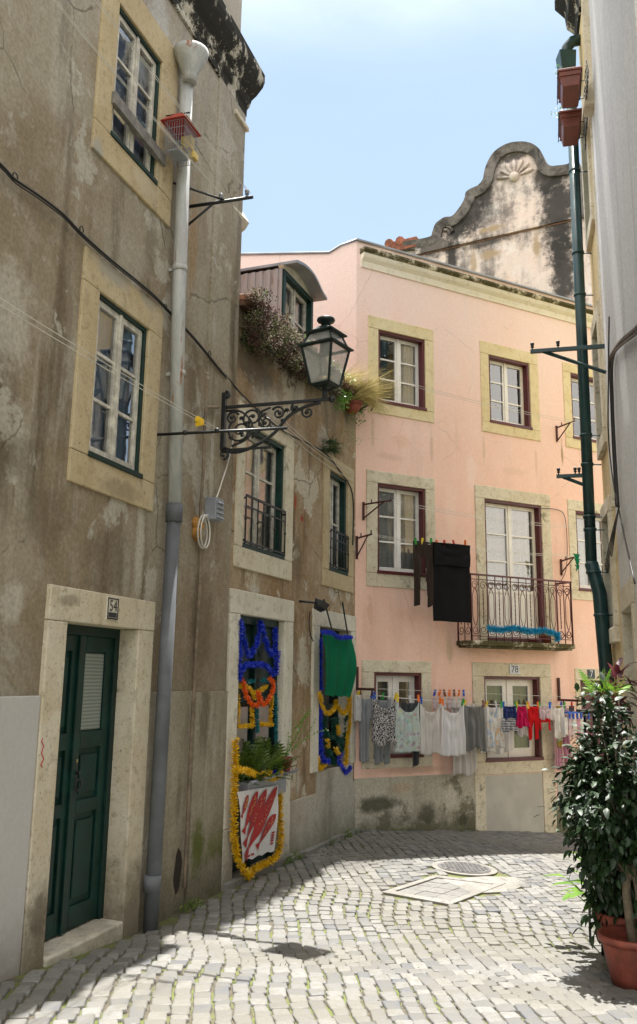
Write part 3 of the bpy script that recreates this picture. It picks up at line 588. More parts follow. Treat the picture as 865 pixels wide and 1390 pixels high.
# broken hole at the foot of the wall, red scribble
mb = MB(WA); pts = [(.37+.06*math.cos(q)+.012*math.sin(3*q), .27+.15*math.sin(q)+.015*math.cos(5*q)) for q in np.linspace(0, 6.28, 14)[:-1]]; mb.plate(pts, .0, .0165)
build('broken_hole', mb, MT['soil'], A)
mb = MB(WA); sc_ = [WA.hit(*q) for q in ((52, 1002), (50, 1006), (53, 1012), (50, 1022), (53, 1030), (49, 1038), (51, 1041))]
mb.tube([(a_, .029, c_) for a_, c_ in sc_], .004, 5); build('red_scribble', mb, plain('red_spray', (.45, .03, .05), .7, .1, 20, 0), ds)
# ---- B: lower old house
B = thing('low_old_house', 'low flaking brown house in the middle with a plant covered eave and tinsel decorated openings', 'building', WB.p(0, 0, 0))
B1 = (.22, 1.205, -.15, 2.17); B2 = (2.155, 3.18, .70, 2.17); U1 = (.235, 1.165, 2.755, 3.895); U2 = (2.42, 3.05, 2.80, 3.94); ZB = 4.93
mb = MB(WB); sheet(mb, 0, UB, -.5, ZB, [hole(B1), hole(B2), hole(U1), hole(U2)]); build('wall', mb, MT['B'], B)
body(B, WB, 0.02, UB+.0, -.5, ZB-.02, back=-3)
window(B, WB, U1, (.09, 1.365, 2.57, 4.06), MT['wst'], MT['green'], MT['owhite'], 'lace', rows=3, cw=.04, cdeep=(-.13, -.01))
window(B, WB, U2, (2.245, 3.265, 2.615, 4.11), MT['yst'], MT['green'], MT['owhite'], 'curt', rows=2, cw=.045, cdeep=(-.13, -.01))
def grille(parent, fr, a, b, z0, z1, off=.03, n_=7, m='iron', bow=0):
    g = MB(fr); bar = .008
    g.box(a, b, off-bar, off+bar, z1-.008, z1+.012); g.box(a, b, off-bar, off+bar, z0, z0+.014); g.box(a, b, off-bar*.8, off+bar*.8, z1-.10, z1-.088)
    for k in range(n_+1):
        u_ = a+(b-a)*k/n_; g.tube([(u_, off, z0-.01), (u_, off, z1)], .0075, 6)
        g.ball(fr(u_, off, (z0+z1)/2), .013)
    for zz in (z0+.02, z1-.02):
        for u_ in (a, b): g.box(u_-.01, u_+.01, -.08, off, zz-.008, zz+.008)
    return build('railing', g, MT[m], parent)
grille(B, WB, U1[0]+.02, U1[1]-.02, 2.80, 3.22); grille(B, WB, U2[0]+.02, U2[1]-.02, 2.85, 3.25)
for q in ((1.42, 2.135, -.02, .02, -.4, .487), (2.14, 3.27, -.02, .024, -.4, .695), (3.275, UB-.002, -.02, .016, -.4, .49), (.025, .20, -.02, .035, -.4, .42)): mb = MB(WB); mb.box(*q); build('base_slab', mb, MT['B_low'], B, bevel=.006)
w1 = MB(WB); w1.box(.22, .26, -.09, -.04, -.1, 2.17); w1.box(1.165, 1.205, -.09, -.04, -.1, 2.17); w1.box(.26, 1.165, -.09, -.04, 2.1, 2.17); w1.box(.69, .73, -.08, -.04, -.1, 2.1)
w1.box(.26, 1.165, -.10, -.08, -.1, 2.1); w1.box(.26, 1.165, -.08, -.05, 1.42, 1.47); w1.box(.26, 1.165, -.08, -.05, .8, .86)
D1 = build('door', w1, MT['dgreen'], B, bevel=.004)
surround(D1, WB, (.035, 1.42, -.3, 2.375), B1, MT['gst'], .03, sill=False, deep=.3, split=.43)
w1 = MB(WB)
for s0, s1 in ((.34, .62), (.80, 1.08)): w1.box(s0, s1, -.08, -.065, .98, 1.38)
build('door_panel', w1, plain('pinkish_panel', (.42, .36, .34), .5, .15, 5, 0), D1)
mb = MB(WB); mb.box(.03, 1.44, -.28, .07, -.3, .035); build('doorstep', mb, MT['conc'], B, bevel=.01)
w2 = MB(WB); w2.box(2.155, 2.2, -.2, -.13, .70, 2.17); w2.box(3.135, 3.18, -.2, -.13, .70, 2.17); w2.box(2.2, 3.135, -.2, -.13, 2.12, 2.17); w2.box(2.65, 2.69, -.2, -.14, .70, 2.12); w2.box(2.2, 3.135, -.2, -.14, 1.3, 1.35)
W_ = build('window', w2, MT['dgreen'], B); surround(W_, WB, (1.975, 3.35, .695, 2.35), B2, MT['gst'], .025, sill=False, deep=.3)
w2 = MB(WB); w2.box(2.2, 3.135, -.19, -.18, .70, 2.12); build('pane', w2, plain('dark_glass', (.012, .014, .016), .12, .1, 4, 0), W_)
# eave, roof, dormer
mb = MB(WB); mb.box(-.0, UB, -.3, .07, ZB, ZB+.05)
u = .0
while u < UB-.1:
    mb.tube([(u+.07, .15, ZB+.075), (u+.07, -.2, ZB+.10)], .062, 8); u += .15
build('eave', mb, MT['tile'], B)
mb = MB(WB); mb.hexa([(0, .08, ZB+.05), (UB, .08, ZB+.05), (UB, -3, ZB+.55), (0, -3, ZB+.55), (0, .08, ZB+.09), (UB, .08, ZB+.09), (UB, -3, ZB+.62), (0, -3, ZB+.62)])
n = NT('roof_tile_rows'); f = n.wave(3.5, n.pos((1, 1, 1), rot=(0, 0, .37)), 0, 'X'); n.bump(f, .8, .05); build('roof', mb, n.out(n.mix(n.noise(9, 6, .7), (.22, .09, .05), (.42, .2, .12)), .9), B)
du0, dzt = WB.hit(385, 362, -.15); du1 = WB.hit(425, 385, -.15)[0]; dz0 = 4.98
mb = MB(WB); dz1 = dzt-.02; DB = -1.5
k_ = 0
while True:   # corrugated side cheek
    o0 = -.16-k_*.045
    if o0 < DB: break
    mb.box(du0-.012*(k_ % 2)-.01, du0+.0, o0-.045, o0, dz0, dz1); k_ += 1
mb.box(du1, du1+.02, DB, -.16, dz0, dz1)
Dm = build('dormer', mb, MT['siding'], B)
window(B, WB, (du0+.005, du1, dz0+.12, dz1), None, None, MT['green'], MT['owhite'], 'lace', rows=2, cw=.055, cdeep=(-.26, -.14), name='dormer_window')
mb = MB(WB); mb.box(du0+.01, du1, -1.45, -.33, dz0, dz1); mb.box(du0, du1, -.3, -.15, dz0-.1, dz0+.118); build('dormer_core', mb, MT['int'], Dm)
mb = MB(WB); NN = 12; top = []; L0, L1 = du0-.03, du1+.03; 
for k in range(NN+1):
    s_ = k/NN; top.append((L0+(L1-L0)*s_, dz1+.03+.075*math.sin(math.pi*min(1, s_*1.15+.0))-.05*max(0, s_-.6)/.4))
for k in range(NN):
    (a0, z0_), (a1, z1_) = top[k], top[k+1]
    mb.hexa([(a0, .02, z0_), (a1, .02, z1_), (a1, -1.5, z1_), (a0, -1.5, z0_), (a0, .02, z0_+.03), (a1, .02, z1_+.03), (a1, -1.5, z1_+.03), (a0, -1.5, z0_+.03)])
build('dormer_roof', mb, MT['zinc'], Dm)
mb = MB(WB); mb.plate([(du0, dz1)]+top+[(du1, dz1)], -.2, -.14); build('dormer_gable', mb, MT['gst'], Dm)
# second narrow dormer behind the corner of the tall house
mb = MB(WB); mb.box(-.30, .06, -1.2, -.16, 5.0, 5.72); mb = build('dormer', mb, MT['dgreen'], B); 
q = MB(WB); q.prism([(-1.3, 5.70), (-.06, 5.70), (-.0, 5.74), (.04, 5.80), (-.04, 5.94), (-1.3, 6.1)], -.32, .12); build('dormer_roof', q, MT['gst'], mb, bevel=.01)
# ---- P: pink house
P = thing('pink_house', 'pink rendered house at the end of the street with maroon framed white windows', 'building', WP.O)
Pm, Pw, Ps = MT['maroon'], MT['white'], MT['pst']
P1 = (.33, 1.065, 5.06, 6.045); P2 = (2.14, 2.88, 5.07, 6.05); P3 = (3.67, 4.41, 5.06, 6.06); P4 = (.315, 1.045, 2.89, 4.015); BD = (2.0, 3.0, 2.14, 4.0); P5 = (3.64, 4.37, 2.87, 4.0); G1 = (.27, .955, .73, 1.71); G2 = (1.92, 2.855, .64, 1.685); G3 = (3.58, 4.3, -.4, 1.65)
G4 = (4.95, 5.7, 5.06, 6.05); G5 = (4.95, 5.7, 2.87, 4.0)
mb = MB(WP); hs = [hole(q) for q in (P1, P2, P3, P4, BD, P5, G1, G2, G3, G4, G5)]; sheet(mb, 0, 7, -.9, 6.86, hs)
mb.poly([(0, 0, 6.8), (7, 0, 6.8), (7, 0, 7.2), (0, 0, 7.2)]) if False else mb.box(0, 7, -.3, -.002, 6.862, 7.2)
mb.poly([(7, 0, -.9), (7, -4, -.9), (7, -4, 7.2), (7, 0, 7.2)])
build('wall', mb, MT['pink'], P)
mb = MB(WL); zl = WL.hit(400, 345)[1]; uu = [WL.hit(462, 329)[0], WL.hit(447, 342)[0]]
mb.plate([(-.0, -.9), (3.2, -.9), (3.2, zl), (uu[1], zl), (uu[0], 7.12), (-.0, 7.2)], -.3, -.001); build('side_wall', mb, MT['pink'], P)
ed = MB(WL); ed.tube([(3.2, .01, zl+.01), (uu[1], .01, zl+.01), (uu[0], .01, 7.135), (0, .01, 7.215)], .016, 6); ed.mi = 0
ed.fr = WP; ed.box(-.01, 7, -.3, .035, 7.2, 7.222); build('roof_edging', ed, MT['zinc'], P)
body(P, WP, .3, 6.99, -.9, 7.19, back=-5)
mb = MB(WP); pr = [(-.2, 6.85), (.02, 6.85), (.03, 6.93), (.07, 6.97), (.085, 7.0), (.085, 7.03)]
mb.prism(pr+[(-.2, 7.03)], .06, 7); build('cornice', mb, MT['corn3'], P)
mb = MB(WP); mb.prism([(-.2, 7.031), (.10, 7.031), (.125, 7.06), (.12, 7.09), (-.2, 7.115)], .05, 7); build('cornice_top', mb, MT['corn2'], P)
kw = dict(cw=.035, cdeep=(-.15, -.008), proud=.012)
window(P, WP, P1, (.175, 1.2, 4.915, 6.21), Ps, Pm, Pw, 'lace', curt_rng=(.72, 1.03), **kw); window(P, WP, P2, (1.995, 3.04, 4.925, 6.225), Ps, Pm, Pw, None, **kw)
window(P, WP, P3, (3.52, 4.55, 4.915, 6.2), Ps, Pm, Pw, None, **kw); window(P, WP, P4, (.155, 1.19, 2.725, 4.165), MT['wst'], Pm, Pw, 'lace', **kw)
window(P, WP, P5, (3.495, 4.52, 2.74, 4.15), MT['wst'], Pm, Pw, 'lace', **kw); window(P, WP, G1, (.10, 1.10, .615, 1.85), MT['wst'], Pm, Pw, 'net', rows=1, sf=.075, **kw)
window(P, WP, G4, (4.8, 5.85, 4.915, 6.2), Ps, Pm, Pw, None, **kw); window(P, WP, G5, (4.8, 5.85, 2.74, 4.15), MT['wst'], Pm, Pw, 'lace', **kw)
window(P, WP, BD, (1.845, 3.165, 2.1, 4.17), MT['wst'], Pm, Pw, 'lace', rows=3, low=.62, name='balcony_door', **kw)
W_ = window(P, WP, G2, (1.735, 3.055, .485, 1.855), MT['wst'], Pm, Pw, 'net', rows=1, sf=.085, **kw)
for q in ((1.735, 1.905), (2.845, 3.055)): mb = MB(WP); mb.box(*q, -.02, .012, -.5, .483); build('stone_pier', mb, MT['wst'], P, bevel=.006)
for q in ((1.908, 2.842, -.02, .004, -.5, .478), (3.09, 3.44, -.02, .006, .08, .45)): mb = MB(WP); mb.box(*q); build('infill_panel', mb, MT['panel_grey'], P)
for q in ((-.002, 1.73, -.02, .012, -.6, .515), (3.06, 3.46, -.02, .012, -.6, .06)): mb = MB(WP); mb.box(*q); build('base_wall', mb, MT['pink_low'], P, bevel=.004)
mb = MB(WP); mb.box(3.58, 4.3, -.2, -.14, -.4, 1.65); mb.box(3.62, 3.9, -.14, -.125, .2, .85); mb.box(3.62, 3.9, -.14, -.125, 1.0, 1.5)
d3 = build('door', mb, MT['maroon'], P, bevel=.004); surround(d3, WP, (3.49, 4.42, -.5, 1.81), G3, MT['wst'], .012, sill=False)
def plaque(fr, u, z, w_, h_, txt, size, bgm, fgm, off=.014):
    q = MB(fr); q.box(u-w_/2, u+w_/2, off, off+.008, z-h_/2, z+h_/2); q = build('number_plaque', q, bgm, P, bevel=.002); textmesh('number', txt, fr, u, off+.0095, z, size, fgm, q); return q
MT['blueish'] = plain('enamel_white', (.55, .58, .62), .4, .1, 20, 0); MT['navy'] = plain('enamel_navy', (.02, .025, .05), .4, .1, 20, 0)
plaque(WP, 2.42, 1.775, .17, .12, '78', .12, MT['blueish'], MT['navy']); plaque(WP, 3.78, 1.735, .13, .12, '7', .13, MT['navy'], MT['blueish'])
# balcony
BO = .27; bu0, bu1 = 1.53, 3.22; bz, bt = 2.115, 2.945
mb = MB(WP); mb.box(bu0-.03, bu1+.02, -.02, BO+.02, bz-.06, bz); mb.box(bu0, bu1, -.02, BO-.01, bz-.085, bz-.06); Bal = build('balcony', mb, MT['corn2'], P, bevel=.008)
mb = MB(WP)
def run(pf, n_, first=True):
    for k in range(n_+1):
        s_ = k/n_; a_, b_ = pf(s_)
        mb.tube([(a_, b_, bz), (a_, b_, bt-.02)], .0065 if 0 < k < n_ else .012, 6)
        if k < n_:
            (a0, b0), (a1, b1) = pf(s_), pf(s_+1/n_); lp = lambda t: (a0+(a1-a0)*t, b0+(b1-b0)*t)
            for (cz, sgn) in ((bt-.145, 1), (bz+.13, -1)):
                pts = []
                for q in np.linspace(0, 1, 22):
                    an = q*2.6*math.pi; rr = .060*(1-q*.72); x, y = lp(.5+(.0+rr*math.cos(an))/.13*.95); pts.append((x, y, cz+sgn*rr*math.sin(an)))
                mb.tube(pts, .0045, 5)
            if k % 2 == 0:
                for sg in (-1, 1):
                    pts = [(*lp(.5+sg*t_), z_) for t_, z_ in ((.02, bt-.17), (.15, bt-.21), (.32, bt-.27), (.32, bz+.30), (.15, bz+.22), (.02, bz+.18))]; mb.tube(pts, .0045, 5)
            else:
                pts = [(*lp(.5), z_) for z_ in np.linspace(bz+.2, bt-.2, 16)]; mb.tube(pts, .006, 5, rr=[.0045+.003*(j % 2) for j in range(16)])
run(lambda s_: (bu0+(bu1-bu0)*s_, BO), 13); run(lambda s_: (bu0, BO*(1-s_)), 2); run(lambda s_: (bu1, BO*(1-s_)), 2)
mb.box(bu0-.015, bu1+.015, BO-.018, BO+.018, bt-.02, bt); mb.box(bu0-.018, bu0+.018, 0, BO, bt-.021, bt-.001); mb.box(bu1-.018, bu1+.018, 0, BO, bt-.021, bt-.001)
mb.box(bu0, bu1, BO-.006, BO+.006, bt-.075, bt-.065); mb.box(bu0, bu1, BO-.006, BO+.006, bz+.05, bz+.06)
build('railing', mb, MT['maroon'], Bal)
# ---- R: grey house at the right
Rb = thing('grey_house', 'grey white rendered house at the right edge with a stone doorway', 'building', WR.p(VR-1, 0, 0))
va, zt_ = WR.hit(848, 832); DR = (va-1.1, va, -.6, zt_)
mb = MB(WR); sheet(mb, 5.2, 6.9, -.9, 7.9, [hole(DR)] if DR[0] < 6.9 else []); mb.poly([(5.2, 0, -.9), (5.2, -4, -.9), (5.2, -4, 7.9), (5.2, 0, 7.9)]); sheet(mb, 6.9, VR, -.9, 13, [hole(DR)]); mb.poly([(6.9, 0, 7.9), (6.9, 0, 13), (6.9, -4, 13), (6.9, -4, 7.9)]); build('wall', mb, MT['grey'], Rb)
body(Rb, WR, 5.21, 6.95, -.9, 7.85, back=-4); mb = MB(WR); mb.box(-3, 5.2, -5, -1.25, -.9, 8.6); build('added_shade_wing', mb, MT['grey'], Rb); mb = MB(WR); mb.box(5.2, 6.9, -.4, .42, 7.9, 8.0); build('eave', mb, MT['corn'], Rb); mb = MB(WR); mb.box(6.9, VR, -.4, .38, 13, 13.12); build('eave', mb, MT['corn'], Rb); body(Rb, WR, 6.96, VR-.01, -.9, 12.9, back=-4);  # unseen set-back wing and both unseen eaves added to shade walls and street
mb = MB(WR); mb.box(VR-.16, VR+.004, -.3, .012, 3.6, 13); build('painted_corner', mb, MT['wpaint'], Rb, bevel=.008)
mb = MB(WR); mb.box(DR[0], DR[1], -.3, -.26, -.6, zt_); d_ = build('door', mb, MT['dgreen'], Rb); surround(d_, WR, (DR[0]-.15, va+.12, -.7, zt_+.22), DR, MT['bst'], .03, sill=False, deep=.28)
mb = MB(WR); z0_ = WR.hit(812, 55)[1]; mb.box(VR-.35, VR-.2, -.05, .07, z0_, 11); mb.box(VR-.37, VR-.12, -.05, .1, z0_-.06, z0_); build('stone_bracket', mb, MT['bst'], Rb, bevel=.01)
# ---- Y: yellow house
Yb = thing('yellow_house', 'narrow yellow rendered house behind the green drainpipe on the right', 'building', WY.O)
YL = 1.12
yw = [(.35, .95, 4.3, 5.6), (.35, .95, 6.9, 8.3), (.35, .95, 2.2, 3.4)]
mb = MB(WY); sheet(mb, 0, YL, -.9, 10.4, [hole(q) for q in yw]); mb.poly([(YL, 0, -.9), (YL, -3.5, -.9), (YL, -3.5, 10.4), (YL, 0, 10.4)]); build('wall', mb, MT['yellow'], Yb)
body(Yb, WY, 0, YL-.01, -.9, 10.4, back=-3.4)
for q in yw: window(Yb, WY, q, (q[0]-.14, q[1]+.12, q[2]-.16, q[3]+.16), MT['wst'], MT['green'], MT['owhite'], 'lace', rows=3, proud=.05)
mb = MB(WY); mb.box(-.0, .10, -.02, .03, 3.4, 10.4); build('pilaster', mb, MT['wst'], Yb, bevel=.008)
mb = MB(WY); mb.prism([(-.3, 9.75), (.03, 9.75), (.05, 9.9), (.13, 9.98), (.15, 10.15), (.27, 10.3), (.27, 10.42), (-.3, 10.5)], -.0, YL+.05); build('cornice', mb, MT['corn'], Yb)
# ---- G: baroque gable behind
G = thing('church_gable', 'weathered curved church gable with a shell ornament rising behind the pink house', 'building', WG.O)
gp = [(550, 333), (576, 329), (589, 325), (592, 318), (595, 309), (600, 304), (607, 300), (614, 299.5), (620, 296), (626.5, 288), (632, 280), (636, 271), (637, 265), (643, 261), (651, 257.5), (657, 252), (660.5, 246), (662, 238), (664, 230), (667.5, 222), (673, 213), (681, 206), (692, 200.5), (702, 198.5), (714, 198.5), (724, 201.5), (732, 208), (737, 217), (741, 226), (748, 231), (757, 231), (772, 229), (786, 226)]
go = [WG.hit(*q) for q in gp]; uc = WG.hit(703, 300)[0]; ur = go[-1][0]
tail = [(2*uc-u_, z_-.6) for u_, z_ in go[:-14][::-1] if 2*uc-u_ > ur+.05]
if not tail: tail = [(ur+1.5, go[-1][1]-.5), (ur+3, go[0][1]-1)]
full = go+tail
lo = 2.0
def smooth2(P, n):
    P = [np.array(p, float) for p in P]; out = []
    for i in range(len(P)-1):
        p0, p1, p2, p3 = P[max(0, i-1)], P[i], P[i+1], P[min(len(P)-1, i+2)]
        for k in range(n): t = k/n; out.append(.5*((2*p1)+(-p0+p2)*t+(2*p0-5*p1+4*p2-p3)*t*t+(-p0+3*p1-3*p2+p3)*t**3))
    return out+[P[-1]]
mb = MB(WG); mb.plate([(full[0][0], lo)]+full+[(full[-1][0], lo)], -.6, 0); build('wall', mb, MT['gable'], G)
mb = MB(WG); fa_ = np.array(smooth2(full, 4)); tg = np.gradient(fa_, axis=0); tg /= np.linalg.norm(tg, axis=1)[:, None]; nr = np.stack([tg[:, 1], -tg[:, 0]], 1)
for _ in range(5): nr[1:-1] = (nr[:-2]+nr[1:-1]+nr[2:])/3
nr /= np.linalg.norm(nr, axis=1)[:, None]; inn = fa_+nr*.17; ott = fa_-nr*.05
for k in range(len(fa_)-1):
    a0, a1, b0, b1 = ott[k], ott[k+1], inn[k], inn[k+1]
    mb.hexa([(b0[0], -.65, b0[1]), (b1[0], -.65, b1[1]), (b1[0], .07, b1[1]), (b0[0], .07, b0[1]), (a0[0], -.65, a0[1]), (a1[0], -.65, a1[1]), (a1[0], .13, a1[1]), (a0[0], .13, a0[1])])
build('coping', mb, MT['gtrim'], G)
mb = MB(WG); zc = WG.hit(700, 316)[1]; c0, c1 = full[0][0]+.3, full[-1][0]-.5; mb.box(c0, c1, -.1, .07, zc+.0, zc+.30); build('string_course', mb, MT['gable'], G)
mb = MB(WG); mb.box(c0, c1, -.1, .02, zc-.03, zc-.0); build('brick_course', mb, plain('pinkish_edge', (.22, .12, .09), .9, .5, 4), G)
su, sz = WG.hit(699, 241); mb = MB(WG); pc = WG.p(su, .05, sz); mb.ball(pc, .12)
for k in range(7):
    an = R_(12+26*k); L_ = .46; pts = [(su+r_*math.cos(an), .0+.03*math.sin(r_*5), sz+r_*math.sin(an)) for r_ in np.linspace(.14, L_, 6)]; mb.tube(pts, .05, 6, rr=[.02, .03, .04, .05, .05, .02])
build('shell_ornament', mb, MT['gable'], G)
mb = MB(WG); a_, c_ = WG.hit(604, 318); mb.tube([(a_+.22*math.cos(q)*(1-q/14), .02, c_+.22*math.sin(q)*(1-q/14)) for q in np.linspace(0, 8, 26)], .045, 6); build('volute', mb, MT['gable'], G)
mb = MB(WG); a_, c_ = go[0]; mb.box(a_-.5, a_+.35, -.6, .1, c_-.15, c_+.12); mb.tube([(a_-.4, .12, c_+.1), (a_-.4, -.5, c_+.14)], .12, 8); mb.tube([(a_-.1, .12, c_+.1), (a_-.1, -.5, c_+.14)], .12, 8); build('ridge_tiles', mb, plain('old_ridge_tile', (.28, .10, .06), .9, .5, 6), G)
body(G, WG, full[0][0]+.3, full[-1][0]-.3, .0, full[0][1]-.6, back=-6, front=-.61, m='gable', name='nave')
# ------------------------------------------------------------------ things fixed to the left walls
def wpts(W, lst, o):    # [(px,py[,off])] -> frame coords (u,o,z) on the wall
    r = []
    for q in lst:
        oo = q[2] if len(q) > 2 else o; u, z = W.hit(q[0], q[1], oo); r.append((u, oo, z))
    return r
def smooth(pts, n=6):
    P_ = [np.array(p, float) for p in pts]; out = []
    for i in range(len(P_)-1):
        p0, p1, p2, p3 = P_[max(0, i-1)], P_[i], P_[i+1], P_[min(len(P_)-1, i+2)]
        for k in range(n):
            t = k/n; out.append(.5*((2*p1)+(-p0+p2)*t+(2*p0-5*p1+4*p2-p3)*t*t+(-p0+3*p1-3*p2+p3)*t**3))
    out.append(P_[-1]); return out
# drainpipe of the tall house
p0 = wpts(WA, [(256, 60), (243, 400), (237, 690)], .09); p1 = wpts(WA, [(237, 690), (203, 1252)], .09)
t = thing('drainpipe', 'old pale metal rain pipe with a funnel top on the brown wall', 'drainpipe', WA.p(p1[1][0], .09, 0))
mb = MB(WA); ux = p0[0][0]; mb.tube([(p0[0][0], .09, 6.45), (p0[1][0], .09, p0[1][2]), (p0[2][0], .09, p0[2][2])], .052, 14); build('upper_pipe', mb, MT['pipe'], t)
mb = MB(WA); mb.tube([(p1[0][0], .09, p1[0][2]+.02), (p1[1][0]+.02, .09, zg(*WA.p(p1[1][0], .09, 0)[:2])-.02)], .05, 14)
for z_ in (.25,): mb.tube([(p1[1][0]+.012, .09, z_), (p1[1][0]+.012, .09, z_+.1)], .058, 14)
build('lower_pipe', mb, MT['pvc'], t)
fz = WA.hit(256, 78, .11)[1]; mb = MB(); c = WA.p(WA.hit(258, 80, .12)[0]-.005, .13, fz-.19); mb.lathe(c, [(.055, -.04), (.055, .02), (.06, .03), (.10, .13), (.135, .2), (.14, .24), (.13, .24), (.1, .14)], 22); build('funnel', mb, MT['pipe'], t)
for yy in (180, 365, 507):
    mb = MB(WA)
    u_, z_ = WA.hit(248-(yy-180)*.02, yy, .09); mb.tube([(u_, .09, z_-.02), (u_, .09, z_+.02)], .058, 14); mb.box(u_-.01, u_+.01, 0, .05, z_-.012, z_+.012); build('collar', mb, MT['pipe'], t)
mb = MB(WA); z_ = p1[0][2]; mb.tube([(p1[0][0], .09, z_-.1), (p1[0][0], .09, z_+.03)], .062, 14); build('coupling', mb, MT['pvc'], t)
# thin conduit
mb = MB(WA); mb.tube(smooth(wpts(WA, [(296, 553), (283, 553), (279, 562), (276, 640), (272, 700), (272, 770), (266, 880), (262, 960), (256, 1080), (250, 1205)], .05), 4), .013, 8)
solo('conduit', 'thin rusty conduit running down the pilaster beside the lamp bracket', 'conduit', mb, plain('stained_conduit', (.22, .17, .12), .8, .4, 12, .3), WA.p(.8, .05, 0))
# grey vent box, white cable with loop, wall boss
u_, z_ = WA.hit(284, 688, .06); u2, z2 = WA.hit(300, 690, .06)
t = thing('junction_box', 'small grey louvred metal box on the pilaster below the street lamp', 'box', WA.p(u_+.07, 0, z_-.1))
mb = MB(WA); mb.box(u_, u_+.155, .02, .12, z_-.10, z_+.08); build('case', mb, MT['zinc'], t, bevel=.004)
mb = MB(WA)
for k in range(4): mb.hexa([(u_+.02, .12, z_-.085+k*.04), (u_+.135, .12, z_-.085+k*.04), (u_+.135, .12, z_-.06+k*.04), (u_+.02, .12, z_-.06+k*.04), (u_+.02, .14, z_-.085+k*.04), (u_+.135, .14, z_-.085+k*.04), (u_+.135, .123, z_-.06+k*.04), (u_+.02, .123, z_-.06+k*.04)])
build('louvre', mb, MT['zinc'], t)
cu_, cz = WA.hit(274, 718, .06)
cab = wpts(WA, [(317, 596), (309, 630), (301, 655), (297, 668), (288, 690), (282, 700)], .05); loop = [(cu_+.10*math.sin(q), .055+.004*q, cz+.13*math.cos(q)-.02) for q in np.linspace(.4, 12.6, 40)]
mb = MB(WA); mb.tube([tuple(q) for q in smooth(cab+[loop[0]], 5)]+loop[1:], .0065, 6); solo('cable', 'white cable coiled in a loop below the street lamp bracket', 'cable', mb, MT['wire'], WA.p(cu_, 0, cz), )
mb = MB(); 
for dx, dz, r_ in ((-.03, .05, .045), (.02, .03, .05), (-.02, -.03, .05), (.02, -.06, .04), (0, .07, .035)): mb.ball(WA.p(cu_+dx, .02, cz+dz), r_, (1, .6, 1))
solo('expanding_foam', 'lump of orange expanding foam behind the coiled white cable', 'foam', mb, plain('orange_foam', (.50, .25, .06), .85, .4, 16, .8), WA.p(cu_, 0, cz))
# ---- street lamp
lz = 0; ub, zb_ = WA.hit(303, 560, .03); _, zt_l = WA.hit(303, 533, .03); _, zlow = WA.hit(303, 628, .03); UL = ub
t = thing('street_lamp', 'black iron street lamp with a scrollwork wall bracket and a glazed lantern', 'street lamp', WA.p(UL, 0, zlow))
mb = MB(WA); za = WA.hit(303, 551, .05)[1]
mb.box(UL-.022, UL+.022, .022, .055, zlow+.1, zt_l); mb.tube([(UL, .05+.04*math.sin(q)*(1-q/8), zt_l-.02+.035*math.cos(q)*(1-q/8)) for q in np.linspace(0, 7, 16)], .014, 6); mb.tube([(UL, .05+.05*math.sin(q)*(1-q/8), zlow+.06-.045*math.cos(q)*(1-q/8)) for q in np.linspace(0, 7, 16)], .012, 6)
build('wall_plate', mb, MT['iron'], t, bevel=.003)
LL = .965; mb = MB(WA); mb.box(UL-.012, UL+.012, .05, LL+.02, za-.012, za+.014); mb.ball(WA.p(UL, LL+.03, za), .03); mb.tube([(UL, LL-.03, za+.01), (UL, LL-.03, za+.09)], .022, 8)
build('arm', mb, MT['iron'], t, bevel=.002)
mb = MB(WA)
zb2 = WA.hit(303, 612, .05)[1]
def scroll(c0, c1, R0, turns, sg, ph=0, r=.0105, n=34):
    pts = []
    for q in np.linspace(0, 1, n):
        rr = R0*(1-.8*q); an = ph+sg*q*turns*2*math.pi; pts.append((UL, c0+rr*math.cos(an), c1+rr*math.sin(an)))
    mb.tube(pts, r, 6, rr=[r*(1-.3*q) for q in np.linspace(0, 1, n)]); e = pts[-1]; mb.ball(WA.p(*e), r*1.8)
brace = [(UL, .05, zb2), (UL, .18, zb2-.015), (UL, .33, zb2+.03), (UL, .50, zb2+.13), (UL, .62, za-.12), (UL, .76, za-.05), (UL, .9, za-.02)]
mb.tube(smooth(brace, 6), .014, 6); mb.box(UL-.01, UL+.01, .04, .48, zb2+.0, zb2+.018)
h_ = za-zb2
scroll(.19, zb2+.17, .11, 1.5, 1, 2.2); scroll(.30, za-.11, .085, 1.4, -1, -2.5); scroll(.42, za-.15, .07, 1.4, 1, 1.5); scroll(.53, za-.085, .06, 1.4, -1, 2.6); scroll(.79, za-.095, .06, 1.3, 1, 1.4); scroll(.12, za-.10, .06, 1.3, 1, .5); scroll(.68, za-.055, .04, 1.2, 1, 2)
mb.tube(smooth([(UL, .06, za-.03), (UL, .2, za-.05), (UL, .3, zb2+.22), (UL, .26, zb2+.1), (UL, .12, zb2+.04)], 5), .01, 6)
mb.tube(smooth([(UL, .3, zb2+.1), (UL, .4, zb2+.2), (UL, .36, za-.08), (UL, .46, za-.03)], 5), .009, 6)
for (b_, c_, an) in ((.2, zb2+.12, .8), (.3, zb2+.16, 2), (.36, zb2+.2, 1), (.27, za-.14, 4), (.4, za-.1, 2.5), (.47, zb2+.17, 1.2), (.2, za-.09, 5), (.33, za-.06, 1), (.6, za-.05, 5), (.12, zb2+.1, 2), (.24, zb2+.22, .3), (.43, zb2+.08, 5.2), (.56, za-.14, 5.5)):
    for dv_ in (-.6, 0, .6):
        q = [(UL+.004*math.sin(dv_*3), b_+r_*math.cos(an+dv_), c_+r_*math.sin(an+dv_)) for r_ in (0, .018, .04)]; mb.tube(q, .01, 5, rr=[.006, .012, .002])
mb.tube([(UL, .05, zlow+.12), (UL, .17, zb2-.01)], .009, 6)
build('scrollwork', mb, MT['iron'], t)
